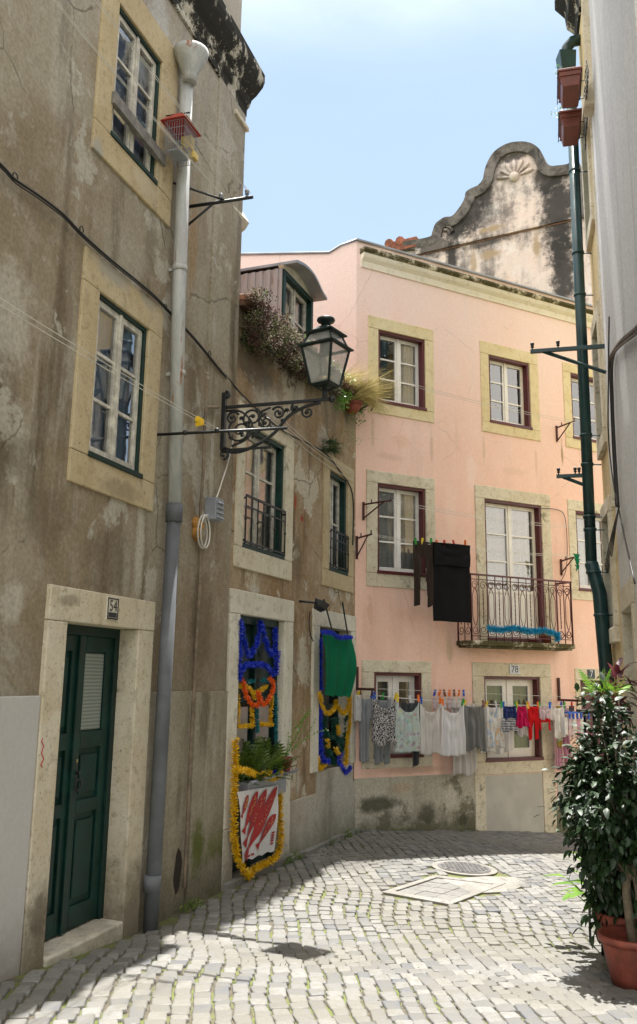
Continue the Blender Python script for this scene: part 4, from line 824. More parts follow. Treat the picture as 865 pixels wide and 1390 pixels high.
# lantern: square body set on the arm's end, one flat side turned to the street's axis
LC = WA.p(UL, LL-.03, za+.09); aL = R_(-32)
def Lf(a, b, c): return LC+np.array([a*math.cos(aL)-b*math.sin(aL), a*math.sin(aL)+b*math.cos(aL), c])
H1, H2, w0, w1_, w2_ = .355, .475, .088, .145, .098; hb = .015
cr = lambda w_, z_: [(-w_, -w_, z_), (w_, -w_, z_), (w_, w_, z_), (-w_, w_, z_)]
Ln = MB(Lf); lo_, hi_, tp = cr(w0, hb+.02), cr(w1_, H1), cr(w2_, H2)
for k in range(4):
    Ln.tube([lo_[k], hi_[k]], .011, 4); Ln.tube([lo_[k], lo_[(k+1) % 4]], .011, 4); Ln.tube([hi_[k], hi_[(k+1) % 4]], .012, 4); Ln.tube([hi_[k], tp[k]], .009, 4); Ln.tube([tp[k], tp[(k+1) % 4]], .010, 4)
Ln.hexa(cr(w1_+.022, H1-.004)+cr(w1_-.0, H1+.014)) if False else None
def ringplate(wo, wi, z0, z1):
    o_, i_ = cr(wo, 0), cr(wi, 0)
    for k in range(4):
        a, b = o_[k], o_[(k+1) % 4]; c_, d = i_[(k+1) % 4], i_[k]; Ln.hexa([(a[0], a[1], z0), (b[0], b[1], z0), (c_[0], c_[1], z0), (d[0], d[1], z0), (a[0], a[1], z1), (b[0], b[1], z1), (c_[0], c_[1], z1), (d[0], d[1], z1)])
ringplate(w1_+.028, w1_-.012, H1, H1+.012); ringplate(w2_+.035, w2_-.02, H2, H2+.012)
Ln.hexa(cr(w2_+.012, H2+.012)+cr(.04, H2+.075)); Ln.hexa(cr(.03, hb)+cr(w0, hb+.012)); 
for k in range(4): Ln.tube([(0, 0, -.02), (cr(w0*.9, hb+.02)[k])], .007, 5)
Lan = build('lantern', Ln, MT['grn_iron'], t)
q = MB(); c = Lf(0, 0, 0); q.lathe(c, [(.04, H2+.07), (.04, H2+.11), (.07, H2+.115), (.078, H2+.13), (.072, H2+.145), (.04, H2+.158), (.0, H2+.178)][:-1], 20); build('cap', q, MT['grn_iron'], Lan)
q = MB(Lf)
for k in range(4):
    s_ = .965; g = lambda p: (p[0]*s_, p[1]*s_, p[2]); q.poly([g(lo_[k]), g(lo_[(k+1) % 4]), g(hi_[(k+1) % 4]), g(hi_[k])]); q.poly([g(hi_[k]), g(hi_[(k+1) % 4]), g(tp[(k+1) % 4]), g(tp[k])])
build('lantern_glass', q, MT['milk'], Lan, fixn=False)
q = MB(); q.lathe(Lf(0, 0, hb+.03), [(.05, 0), (.075, .02), (.075, .05), (.03, .06)], 16); build('burner', q, plain('brass_reflector', (.6, .5, .3), .3, .2, 10, 0, metal=.6), Lan)
q = MB(); q.lathe(Lf(0, 0, H2-.17), [(.03, 0), (.045, .05), (.05, .12), (.09, .15)], 14); build('lamp_holder', q, MT['grn_iron'], Lan)
# ---- clothes line brackets and lines on the left wall
tu, tz = WA.hit(254, 281, .04); L1 = .60
t = thing('line_bracket', 'black iron clothes line bracket beside the bird cage high on the brown wall', 'bracket', WA.p(tu, 0, tz), 'clothes line brackets')
mb = MB(WA); mb.tube([(tu, 0, tz), (tu, L1, tz-.0)], .014, 6); mb.tube([(tu, 0, tz-.2), (tu, .26, tz-.01)], .01, 6); mb.tube([(tu-.22, .02, tz+.09), (tu, .36, tz+.012)], .009, 6); build('arm', mb, MT['iron'], t)
ins = []
for b_ in (.33, L1-.05):
    q = MB(); q.lathe(WA.p(tu, b_, tz+.01), [(.006, 0), (.006, .02), (.018, .022), (.012, .035), (.018, .04), (.018, .055), (.006, .065)], 10); build('insulator', q, MT['zinc'], t); ins.append((tu, b_, tz+.06))
for i_, (q, lab) in enumerate(zip(ins, ('inner white clothes line crossing the top left window', 'outer white clothes line crossing the top left window'))):
    mb = MB(WA)
    for e in (0, .03): mb.tube([(tu-5*s_, q[1]+e, q[2]-e*.8-.10*math.sin(math.pi*s_)) for s_ in np.linspace(0, 1, 14)], .0021, 5)
    solo('clothes_line', lab, 'clothes line', mb, MT['wire'], WA.p(tu, q[1], q[2]), 'clothes lines on the left wall')
bu_, bz_ = WA.hit(214, 590, .0)
mb = MB(WA); mb.tube([(bu_, 0, bz_), (bu_, 1.0, bz_-.02)], .011, 6); mb.ball(WA.p(bu_, .47, bz_), .02); mb.ball(WA.p(bu_, .22, bz_), .02)
solo('iron_rod', 'black iron line rod projecting from the brown wall beside the middle left window', 'rod', mb, MT['iron'], WA.p(bu_, 0, bz_))
mb = MB(WA)
for e in (0, .06): mb.tube([(bu_-4.6*s_, .47-e*.6, bz_+.015-.05*math.sin(math.pi*s_)-e*.3*s_) for s_ in np.linspace(0, 1, 14)], .0024, 5)
solo('clothes_line', 'white clothes line crossing the middle left window up to the iron rod', 'clothes line', mb, MT['wire'], WA.p(bu_, .47, bz_), 'clothes lines on the left wall')
mb = MB(WA)
pgp = [(bu_-.38, .47, bz_-.005)]
for k in range(4):
    an = random.uniform(0, 3); c_ = (bu_-.33+.025*k, .47, bz_-.01); mb.box(c_[0]-.006, c_[0]+.006, c_[1]-.012, c_[1]+.012, c_[2]-.05+.01*k, c_[2]+.02); mb.box(c_[0]-.03, c_[0]+.02, c_[1]-.006, c_[1]+.006, c_[2]-.02, c_[2]-.008)
solo('clothes_peg', 'bunch of yellow clothes pegs on the line in front of the pale rain pipe', 'pegs', mb, plain('yellow_plastic', (.75, .5, .02), .4, .1, 20, 0), WA.p(bu_-.3, .47, bz_))
mb = MB(WA); kp = wpts(WA, [(-60, 170), (0, 222), (20, 243), (48, 262), (85, 290), (110, 316), (150, 352), (205, 397), (235, 428), (265, 460), (300, 503), (308, 511)], .035)
mb.tube(smooth(kp, 4), .008, 6); mb.tube([(q[0]+.003, q[1]+.005, q[2]-.022) for q in smooth(kp, 4)], .005, 5)
mb.fr = WB; kq = wpts(WB, [(309, 512), (335, 542), (385, 585), (437, 612), (462, 640), (479, 672), (479, 740)], .03); mb.tube(smooth(kq, 4), .008, 6)
for (x_, y_) in ((20, 240), (110, 312), (224, 417), (284, 480)):
    u_, z_ = WA.hit(x_, y_, .03); mb.fr = WA; mb.tube([(u_+.022*math.cos(q), .035, z_+.022*math.sin(q)) for q in np.linspace(0, 6.3, 10)], .004, 5)
solo('power_cable', 'black cable looped across the brown walls past the pale rain pipe and behind the lamp', 'cable', mb, MT['bwire'], WA.p(0, 0, 4))
for k_, (q0, q1, lab) in enumerate((((380, 565), (478, 640), 'thin grey cable pair crossing the low old house above its windows'),)):
    mb = MB(WB); a_, b_ = wpts(WB, [q0, q1], .05)
    for e in (0, .04, .1): mb.tube([(a_[0]+(b_[0]-a_[0])*s_, .05, a_[2]+(b_[2]-a_[2])*s_-e-.05*math.sin(3.14*s_)) for s_ in np.linspace(0, 1, 8)], .0035, 5)
    solo('cable', lab, 'cable', mb, MT['wire'], WB.p(a_[0], 0, a_[2]))
# ---- bird cage
cu0, cz0 = WA.hit(246, 196, .16); 
t = thing('bird_cage', 'small wire bird cage with a red roof hanging high by the rain pipe', 'bird cage', WA.p(cu0, .2, cz0-.16)); Wc, Dc, Hc = .17, .12, .34
o0, o1 = .10, .34; o0, o1 = .08, .24; ca, cb = cu0-.12, cu0+.10; cz1, cz2 = cz0-.12, cz0+.13
mb = MB(WA); mb.box(ca+.03, cb-.03, o0+.02, o1-.05, cz1+.02, cz1+.03); build('tray', mb, MT['zinc'], t)
mb = MB(WA)
for k in range(13):
    u_ = ca+(cb-ca)*k/12
    for o_ in (o0, o1): mb.tube([(u_, o_, cz1), (u_, o_, cz2)], .0016, 4)
for k in range(9):
    o_ = o0+(o1-o0)*k/8
    for u_ in (ca, cb): mb.tube([(u_, o_, cz1), (u_, o_, cz2)], .0016, 4)
for z_ in np.linspace(cz1, cz2, 5):
    for a, b in (((ca, o0), (cb, o0)), ((ca, o1), (cb, o1)), ((ca, o0), (ca, o1)), ((cb, o0), (cb, o1))): mb.tube([(*a, z_), (*b, z_)], .0025, 4)
build('wire_cage', mb, MT['zinc'], t)
mb = MB(WA); mb.hexa([(ca-.03, o0-.03, cz2), (cb+.03, o0-.03, cz2), (cb+.03, o1+.03, cz2), (ca-.03, o1+.03, cz2), (ca+.05, o0+.06, cz2+.09), (cb-.05, o0+.06, cz2+.09), (cb-.05, o1-.06, cz2+.09), (ca+.05, o1-.06, cz2+.09)])
build('roof', mb, plain('red_tin', (.40, .03, .02), .4, .2, 10, .1), t); mb = MB(WA); mb.tube([(cu0-.01+.03*math.sin(q), .16, cz2+.1+.03*math.cos(q)) for q in np.linspace(0, 6.3, 12)], .004, 5); mb.tube([(cu0, 0, cz2+.14), (cu0, .22, cz2+.13)], .006, 5); build('hook', mb, MT['iron'], t)
mb = MB(WA); mb.tube([(ca, .2, cz0-.05), (cb, .2, cz0-.05)], .006, 5); build('perch', mb, MT['wood'], t)
mb = MB(WA); mb.box(cb-.08, cb-.02, o1-.09, o1-.01, cz0-.02, cz0+.08); mb.box(cb-.07, cb-.0, o1-.03, o1+.02, cz1+.02, cz1+.07); build('feeder', mb, plain('yellow_feeder', (.7, .5, .12), .4, .1, 20, 0), t)
mb = MB(WA); u0_, z0_ = WA.hit(150, 160, .05); mb.hexa([(-1.21, .005, 5.43), (-.44, .005, 5.40), (-.44, .045, 5.40), (-1.21, .045, 5.43), (-1.21, .005, 5.52), (-.44, .005, 5.49), (-.44, .045, 5.49), (-1.21, .045, 5.52)])
solo('wooden_bar', 'weathered grey wooden bar across the bottom of the top left window', 'bar', mb, MT['wood'], WA.p(-.8, 0, 5.4), bevel=.004)
# ---- floodlight and green poles on the low house
fu, fz_ = WB.hit(428, 820, .12); t = thing('floodlight', 'black floodlight on a short arm beside the green cloth window', 'floodlight', WB.p(fu-.1, 0, fz_))
mb = MB(WB); mb.tube([(fu-.14, 0, fz_+.02), (fu-.10, .12, fz_+.01), (fu, .18, fz_)], .012, 6); build('arm', mb, MT['iron'], t)
mb = MB(WB); mb.hexa([(fu-.05, .12, fz_-.05), (fu+.10, .14, fz_-.08), (fu+.10, .20, fz_-.06), (fu-.05, .19, fz_-.03), (fu-.06, .14, fz_+.06), (fu+.10, .15, fz_+.03), (fu+.12, .24, fz_+.0), (fu-.04, .23, fz_+.03)]); build('housing', mb, MT['iron'], t, bevel=.006)
mb = MB(WB); mb.tube(smooth(wpts(WB, [(421, 830), (420, 850), (424, 868), (431, 874)], .02), 4), .006, 6); build('cord', mb, MT['bwire'], t)
for k, (a, b, lab) in enumerate((((440, 814), (450, 852), 'left of the two thin green poles leaning out above the green cloth'), ((465, 818), (472, 860), 'right of the two thin green poles leaning out above the green cloth'))):
    mb = MB(WB); a_ = wpts(WB, [(*a, .22)], 0)[0]; b_ = wpts(WB, [(*b, .05)], 0)[0]; mb.tube([a_, b_], .009, 6); solo('pole', lab, 'pole', mb, MT['dgreen'], WB.p(b_[0], 0, b_[2]), 'green poles over the cloth')
# ---- tinsel
def tinsel(mb, pts, r=.045, dens=620, fr=None):
    P_ = [Vector(tuple(mb.fr(*p))) for p in smooth(pts, 6)]
    for a, b in zip(P_, P_[1:]):
        L_ = (b-a).length; n_ = max(1, int(L_*dens*1.5+random.random())); d = (b-a).normalized() if L_ > 1e-6 else Vector((0, 0, 1))
        for _ in range(n_):
            c = a.lerp(b, random.random()); v = Vector((random.gauss(0, 1), random.gauss(0, 1), random.gauss(0, 1))); v -= d*v.dot(d)*.6; v.normalize(); e = c+v*r*random.uniform(.6, 1.1)
            s_ = v.cross(Vector((random.gauss(0, 1), random.gauss(0, 1), random.gauss(0, 1)))).normalized()*.004
            i = len(mb.v); m_ = c.lerp(e, .6)+Vector((0, 0, random.uniform(-.008, .004))); mb.v += [tuple(c-s_), tuple(c+s_), tuple(m_+s_), tuple(e), tuple(m_-s_)]; mb.F((i, i+1, i+2, i+3, i+4))
Z3 = lambda l: [(290+x/7.208, 820+y/7.208) for x, y in l]; Z4 = lambda l: [(290+x/5.35, 940+y/5.35) for x, y in l]; Z5 = lambda l: [(400+x/4.79, 780+y/4.79) for x, y in l]
def garland(lab, col, segs, o, r=.04, W=WB, dens=620, gr='tinsel garlands on the left door', cat='garland'):
    mb = MB(W)
    for s_ in segs: tinsel(mb, wpts(W, s_, o), r, dens)
    p = wpts(W, [segs[0][0]], o)[0]; return solo('garland', lab, cat, mb, MT[col], W.p(*p), gr, fixn=False)
garland('blue tinsel garland hanging in a zigzag across the top of the left doorway', 't_blue', [Z3([(262, 140), (290, 330), (340, 500), (395, 440), (445, 300), (458, 160)]), Z3([(458, 160), (500, 330), (560, 490), (605, 420), (600, 230)])], .0)
garland('blue tinsel garland down both sides and across the middle of the left doorway', 't_blue', [Z3([(258, 150), (255, 450), (245, 740)]), Z3([(245, 740), (295, 610), (350, 595), (500, 600), (590, 690)]), Z3([(628, 460), (612, 690)])], .03)
garland('orange tinsel garland shaped like a W at the middle of the left doorway', 't_or', [Z3([(285, 735), (320, 890), (380, 985), (450, 970), (430, 850)]), Z3([(435, 860), (490, 985), (560, 890), (590, 790), (545, 720)])], .02, .032)
garland('teal tinsel garland behind the orange one on the left doorway', 't_teal', [Z3([(330, 765), (400, 745)]), Z3([(470, 745), (540, 745)]), Z3([(225, 780), (218, 1000)])+Z4([(150, 480)]), Z3([(605, 780), (612, 1000)])+Z4([(455, 300), (465, 480)]), Z4([(315, 110), (318, 290)])], -.02, .028)
garland('yellow tinsel garland forming panels behind the fern in the left doorway', 't_yel', [Z3([(232, 800), (330, 810), (405, 870), (520, 800)]), Z3([(240, 860), (235, 1000)])+Z4([(178, 100), (172, 230)]), Z4([(170, 245), (290, 240)]), Z4([(278, 110), (282, 240)]), Z4([(425, 20), (412, 220)]), Z4([(330, 230), (430, 232)]), Z3([(380, 850), (400, 930)])], -.01, .03)
garland('long thick yellow tinsel garland framing the fish banner down to the street', 't_yel', [Z4([(160, 330), (155, 560), (150, 880), (152, 1080), (190, 1230), (255, 1340)]), Z4([(255, 1340), (300, 1280), (400, 1230), (465, 1170), (488, 1050), (482, 850), (480, 710)])], .09, .048)
garland('short yellow tinsel garland draped in front of the fern pot', 't_yel', [Z4([(155, 555), (250, 570), (320, 598), (410, 578)]), Z4([(395, 622), (470, 605), (492, 540)])], .14, .042)
garland('short blue tinsel garland at the right of the fern pot', 't_blue', [Z4([(418, 600), (450, 585), (485, 555)])], .12, .04)
g2 = 'tinsel garlands on the right window'
garland('blue tinsel garland along the top edge of the green cloth', 't_blue', [Z5([(178, 375), (240, 378), (290, 408), (370, 405)])], .20, .035, gr=g2)
garland('blue tinsel garland down the left side of the window with the green cloth', 't_blue', [Z5([(165, 410), (168, 740), (165, 980), (178, 1190), (225, 1215)]), Z5([(300, 1160), (290, 1210), (330, 1285), (362, 1250)])], .03, .042, gr=g2)
garland('yellow tinsel garland shaped like a W below the green cloth', 't_yel', [Z5([(160, 765), (190, 880), (225, 900), (262, 860), (270, 810)]), Z5([(278, 850), (315, 900), (345, 870), (355, 770)])], .06, .036, gr=g2)
garland('yellow tinsel garland down the right side and along the sill of the right window', 't_yel', [Z5([(362, 780), (360, 960), (340, 1090), (335, 1220), (300, 1230)]), Z5([(150, 1185), (158, 1265), (205, 1225)]), Z5([(280, 980), (290, 1040)]), Z5([(265, 1130), (298, 1180)]), Z5([(215, 1070), (220, 1120)])], .02, .036, gr=g2)
garland('dark green tinsel garland in loops at the middle of the right window', 't_dgr', [Z5([(200, 930), (190, 1010), (235, 1060), (260, 1000), (250, 930)]), Z5([(270, 930), (270, 1040), (310, 1090), (340, 1010), (335, 920)]), Z5([(200, 1090), (230, 1170), (260, 1230)]), Z5([(320, 1100), (290, 1170)])], -.03, .05, gr=g2)
# green cloth
def sheetcloth(corners, W, o, nx=18, ny=22, bulge=.1, fold=.012, kf=5, sag=0, name=None):
    mb = MB(W); (x0, x1, x2, x3) = [np.array(wpts(W, [q], o)[0]) for q in corners]; idx = []
    for j in range(ny+1):
        row = []
        for i in range(nx+1):
            s_, v = i/nx, j/ny; p = (x0*(1-s_)+x1*s_)*(1-v)+(x3*(1-s_)+x2*s_)*v
            row.append(mb.V(p[0]+.01*math.sin(v*6+s_*3), p[1]+bulge*math.sin(math.pi*min(1, v*1.05))*(.4+.6*s_)+fold*math.sin(kf*6.28*s_+2*v)+.004*math.sin(17*s_+9*v), p[2]-sag*math.sin(math.pi*s_)*(1-v)+(.02*abs(math.sin(3.2*math.pi*s_)) if j == ny else 0)))
        idx.append(row)
    for j in range(ny):
        for i in range(nx): mb.F((idx[j][i], idx[j][i+1], idx[j+1][i+1], idx[j+1][i]), True)
    return mb
mb = sheetcloth([(437, 860), (478, 867), (474, 947), (439, 946)], WB, .14, bulge=.055, kf=3, fold=.018)
solo('green_cloth', 'shiny green cloth billowing over the upper half of the right window of the low house', 'cloth', mb, MT['c_green'], WB.p(2.6, .1, 1.7), fixn=False)
# banner, planter, fern
t = thing('fish_banner', 'white banner with five red sardines hanging at the foot of the left doorway', 'banner', WB.p(.7, .15, .3))
cs = [(322, 1075), (378, 1066), (371, 1157), (329, 1172)]; Q_ = [np.array(wpts(WB, [q], .13)[0]) for q in cs]
mb = sheetcloth(cs, WB, .13, bulge=.015, fold=.005, kf=2, nx=10, ny=10); build('cloth', mb, MT['c_white'], t, fixn=False)
def bil(s_, v, e=.0): p = (Q_[0]*(1-s_)+Q_[1]*s_)*(1-v)+(Q_[3]*(1-s_)+Q_[2]*s_)*v; p = p.copy(); p[1] += .008+e+.015*math.sin(math.pi*min(1, v*1.05))*(.4+.6*s_)+.005*math.sin(4*math.pi*s_+2*v)+.004*math.sin(17*s_+9*v); return p
MT['ink'] = plain('banner_red', (.33, .010, .012), .7, .1, 10, 0); MT['gold'] = plain('banner_gold', (.55, .40, .12), .6, .2, 20, 0)
for (sx, sy, ex, ey, w_) in ((.24, .06, .02, .36, .05), (.46, .03, .04, .58, .065), (.68, .02, .05, .76, .085), (.97, .01, .08, .94, .105), (.93, .42, .40, .84, .08)):
    mb = MB(WB); A0, A1 = np.array([sx, sy]), np.array([ex, ey]); d = A1-A0; L_ = np.linalg.norm(d); d /= L_; n_ = np.array([-d[1], d[0]]); pr = [(0, 0), (.08, .55), (.2, .9), (.4, 1), (.6, .85), (.78, .4), (.86, .2), (1, .75)]
    outl = [A0+d*L_*s_+n_*w_*h_ for s_, h_ in pr]+[A0+d*L_*.93]+[A0+d*L_*s_-n_*w_*h_ for s_, h_ in pr[::-1]]
    c_ = [mb.V(*bil(*q)) for q in outl]
    nn_ = len(pr)
    for k in range(nn_-1): mb.F((c_[k], c_[k+1], c_[-2-k], c_[-1-k]))
    f_ = build('sardine', mb, MT['ink'], t, fixn=False)
    mb = MB(WB)
    for k in range(9):
        q = A0+d*L_*(.15+.05*k)+n_*w_*random.uniform(-.4, .4); i = [mb.V(*bil(q[0]+a, q[1]+b, .002)) for a, b in ((0, 0), (.018, .004), (.014, .022), (-.004, .018))]; mb.F(i)
    build('marking', mb, MT['gold'], f_, fixn=False)
mb = MB(WB)
for k in range(5):
    s0 = .84; v0 = .68+k*.04; i = [mb.V(*bil(s0+a, v0+b)) for a, b in ((0, 0), (.09, -.005), (.09, .022), (0, .027))]; mb.F(i)
for k in range(3): i = [mb.V(*bil(.08+k*.09+a, .93-k*.01+b)) for a, b in ((0, 0), (.07, -.007), (.07, .018), (0, .025))]; mb.F(i)
build('printed_caption', mb, MT['ink'], t, fixn=False)
t = thing('fern_planter', 'planter of green fern behind the fish banner in the left doorway', 'planter', WB.p(.7, .1, .75))
fu_, fz2 = WB.hit(345, 1062, .05); mb = MB(WB); mb.box(.32, 1.12, -.12, .11, fz2-.14, fz2+.02); build('trough', mb, MT['zinc'], t, bevel=.01)
mb = MB(WB); mb.tube([(.26, .15, fz2+.03), (1.28, .15, fz2+.04)], .014, 8); build('rail', mb, MT['zinc'], t)
def fronds(mb, c, n_, L0, up=.8, w_=.011, spread=1., step=10, droop=.5):
    for k in range(n_):
        an = random.uniform(0, 6.28); el = random.uniform(.25, 1.35); L_ = L0*random.uniform(.6, 1.1); d = Vector((math.cos(an)*math.cos(el)*spread, math.sin(an)*math.cos(el)*spread, math.sin(el)*up)); p = Vector(c)+Vector((random.gauss(0, .05), random.gauss(0, .05), 0)); side = d.cross(Vector((0, 0, 1))).normalized()
        for s_ in range(step):
            q = p+d*(L_/step); d = (d+Vector((0, 0, -droop/step))).normalized(); ww = .055*math.sin(math.pi*(s_+.6)/(step+1))*L_/.3
            for sg in (-1, 1):
                i = len(mb.v); e = q+side*sg*ww+d*.012+Vector((0, 0, -.008)); mb.v += [tuple(p), tuple(q), tuple(e+d*.004), tuple(e-d*.008)]; mb.F((i, i+1, i+2, i+3))
            p = q
mb = MB()
for u_ in np.linspace(.38, .92, 6): fronds(mb, WB.p(u_, .0, fz2+.02), 20, .31, 1.5, spread=.7)
for u_ in np.linspace(.38, .95, 4): fronds(mb, WB.p(u_, .08, fz2+.02), 10, .2, .5)
build('fern', mb, MT['fern'], t, fixn=False)
mb = MB(); c = WB.p(1.08, .10, WB.hit(374, 1040, .1)[1]-.06); mb.lathe(c, [(.055, 0), (.075, .1), (.082, .1), (.082, .125), (.07, .125), (.065, .09)], 18)
t = thing('flower_pot', 'small terracotta pot with a twiggy plant right of the fern in the doorway', 'flower pot', c); build('pot', mb, MT['terra'], t)
mb = MB()
def twigplant(mb, c, n_, L0, lm=.02, dens=9, dirv=(0, 0, 1), sp=.5):
    for k in range(n_):
        d = (Vector(dirv)+Vector((random.gauss(0, sp), random.gauss(0, sp), random.gauss(0, sp*.5)))).normalized(); p = Vector(c)
        for s_ in range(dens):
            q = p+d*L0/dens*random.uniform(.7, 1.2); d = (d+Vector((random.gauss(0, .15), random.gauss(0, .15), random.gauss(0, .1)))).normalized()
            sd = d.orthogonal().normalized()*.002; i = len(mb.v); mb.v += [tuple(p-sd), tuple(p+sd), tuple(q+sd*.8), tuple(q-sd*.8)]; mb.F((i, i+1, i+2, i+3))
            for _ in range(2):
                v = Vector((random.gauss(0, 1), random.gauss(0, 1), random.gauss(0, .7))).normalized(); w_ = v.orthogonal().normalized()*lm*.35; e = q+v*lm; m_ = q+v*lm*.5; i = len(mb.v); mb.v += [tuple(q), tuple(m_+w_), tuple(e), tuple(m_-w_)]; mb.F((i, i+1, i+2, i+3))
            p = q
twigplant(mb, c+np.array([0, 0, .12]), 9, .55, .022, 10, tuple(WB.d*.8+WB.n*.3+np.array([0, 0, .9])), .3); build('plant', mb, MT['lleaf'], t, fixn=False)
# ---- plants on the eave
def clump(mb, c, n_, r, lm, flat=1.):
    for _ in range(n_):
        v = Vector((random.gauss(0, 1), random.gauss(0, 1), random.gauss(0, 1))); v.normalize(); p = Vector(c)+Vector((v.x*r*random.random()**.4, v.y*r*random.random()**.4, v.z*r*flat*random.random()**.4)); d = (v+Vector((random.gauss(0, .6), random.gauss(0, .6), random.gauss(0, .6)))).normalized(); w_ = d.orthogonal().normalized()*lm*.4
        i = len(mb.v); mb.v += [tuple(p), tuple(p+d*lm*.5+w_), tuple(p+d*lm), tuple(p+d*lm*.5-w_)]; mb.F((i, i+1, i+2, i+3))
s1, s2, s3, mu = MB(), MB(), MB(), MB()
for k in range(330):
    u_ = .02+2.2*random.random()**1.25; th_ = .24*(1-u_/2.6)+.06; z_ = ZB-.08+random.uniform(-1, .6)*th_; o_ = .10+random.uniform(-.06, .14)*(1 if u_ < 1.5 else .8)
    clump([s1, s2][random.random() < .45], WB.p(u_, o_, z_), 55, .05+.05*random.random()*(1-u_/3), .022)
for k in range(26): clump(s1, WB.p(.06+.25*random.random(), .06, ZB-.12-.22*random.random()), 45, .06, .02)
solo('trailing_succulent', 'thick cushion of green and pinkish trailing succulents on the left end of the eave', 'plant', s1, MT['succ'], WB.p(.4, .1, ZB), 'plants growing on the eave', fixn=False)
solo('trailing_succulent', 'dark reddish succulents mixed along the middle of the eave under the dormer', 'plant', s2, MT['succ2'], WB.p(1.2, .1, ZB), 'plants growing on the eave', fixn=False)
def blades(mb, c, n_, L0, lean=(0, 0, 1), sp=.5, w_=.0025, droop=.9):
    for _ in range(n_):
        d = (Vector(lean)+Vector((random.gauss(0, sp), random.gauss(0, sp), random.gauss(0, sp*.5)))).normalized(); p = Vector(c)+Vector((random.gauss(0, .03), random.gauss(0, .03), 0)); s_ = d.cross(Vector((random.gauss(0, 1), random.gauss(0, 1), .3))).normalized()*w_; L_ = L0*random.uniform(.5, 1.15); pr_ = None
        for k in range(6):
            ww = s_*(1-k/5.6); i = len(mb.v); mb.v += [tuple(p-ww), tuple(p+ww)]
            if pr_ is not None: mb.F((pr_, pr_+1, i+1, i))
            pr_ = i; p = p+d*L_/5; d = (d+Vector((0, 0, -droop/5))).normalized()
mb = MB()
for k in range(26): blades(mb, WB.p(2.5+.9*random.random(), .1, ZB+.06), 16, .50, tuple(WB.n*.55+WB.d*.5+np.array([0, 0, .8])), .35)
for k in range(10): blades(mb, WB.p(2.9+.45*random.random(), .12, ZB+.03), 16, .4, tuple(WB.n*.8+WB.d*.3+np.array([0, 0, -.1])), .3)
solo('dry_grass', 'tuft of dry yellow grass arching over the right end of the eave', 'grass tuft', mb, MT['dry'], WB.p(3, .1, ZB), 'plants growing on the eave', fixn=False)
mb = MB()
for k in range(26): clump(mb, WB.p(1.3+1.9*random.random(), .02+.12*random.random(), ZB+.1+.1*random.random()), 26, .07, .03)
for k in range(8): blades(mb, WB.p(1.4+1.8*random.random(), .08, ZB+.05), 12, .22, (0, 0, 1), .5)
for k in range(24): clump(mb, WB.p(2.5+.8*random.random(), .10, ZB+.02-.25*random.random()**1.4), 30, .07, .03)
solo('roof_weeds', 'light green weeds on the eave below the dormer window', 'weeds', mb, MT['lleaf'], WB.p(1.9, .1, ZB), 'plants growing on the eave', fixn=False)
mb = MB(); q = WB.at(446, 607, .06)
for k in range(20): blades(mb, q+np.array([random.gauss(0, .05), random.gauss(0, .05), random.gauss(0, .05)]), 12, .17, tuple(WB.n*.6+np.array([0, 0, .2])), .7, .004, 1.2)
solo('wall_fern', 'dark green tuft sprouting from the wall above the right upper window of the low house', 'plant', mb, MT['dleaf'], q, fixn=False)
# pot on a bracket at the corner of pink and brown houses
pu_, pz_ = WP.hit(478, 556, .5); c = WP.p(*[WP.hit(479, 558, .32)[0], .32, WP.hit(479, 558, .32)[1]-.03])
t = thing('hanging_flower_pot', 'terracotta pot with trailing plants on a rusty arm at the pink house corner', 'flower pot', c)
mb = MB(); mb.lathe(c, [(.05, 0), (.09, .06), (.115, .11), (.12, .11), (.12, .14), (.1, .14)], 18); build('pot', mb, MT['terra'], t)
mb = MB(WP); q0 = wpts(WP, [(505, 545)], .02)[0]; q1 = (WP.hit(479, 558, .32)[0], .32, c[2]-.0); mb.tube([q0, (q0[0], .1, q0[2]-.02), q1], .013, 6); mb.tube([(q0[0], 0, q0[2]-.12), (q0[0]-.03, .15, q0[2]-.04)], .01, 6); build('arm', mb, MT['rust'], t)
mb = MB()
for k in range(10): clump(mb, c+np.array([random.gauss(0, .06), random.gauss(0, .05), .14+random.random()*.08]), 26, .05, .025)
for k in range(14):
    x_ = c+np.array([random.gauss(0, .05), random.gauss(0, .05)-.08, 0]); clump(mb, x_-np.array([0, 0, .4*random.random()]), 9, .03, .016)
build('plant', mb, MT['lleaf'], t, fixn=False)
mb = MB()
for k in range(24): blades(mb, c+np.array([random.gauss(0, .04), random.gauss(0, .04), .14]), 14, .62, tuple(WP.d*.75+WP.n*.2+np.array([0, 0, .65])), .33, .0025, .6)
build('dry_stems', mb, MT['dry'], t, fixn=False)
# ------------------------------------------------------------------ pink house: brackets, lines, laundry
def fold_bracket(px0, px1, brace, lab, off, m='rust'):
    u_, z_ = WP.hit(*px0, 0); t = thing('line_bracket', lab, 'bracket', WP.p(u_, 0, z_), 'clothes line brackets')
    a = (u_, 0, z_); e = WP.hit(*px1, off); b = (e[0], off, e[1]); mb = MB(WP); mb.tube([a, b], .011, 6)
    bz0 = WP.hit(*brace, 0); mb.tube([(bz0[0], 0, bz0[1]), tuple(np.array(a)*.25+np.array(b)*.75)], .009, 6); mb.box(u_-.012, u_+.012, 0, .02, bz0[1]-.02, z_+.03); build('arm', mb, MT[m], t)
    mb = MB(WP)
    for s_ in (.3, .95):
        q = np.array(a)*(1-s_)+np.array(b)*s_; mb.tube([tuple(q), tuple(q+np.array([0, 0, .05]))], .008, 6)
    build('hook', mb, MT[m], t); return a, b
bk1 = fold_bracket((493, 685), (532, 679), (493, 704), 'upper of the two rusty brackets left of the middle window of the pink house', .5)
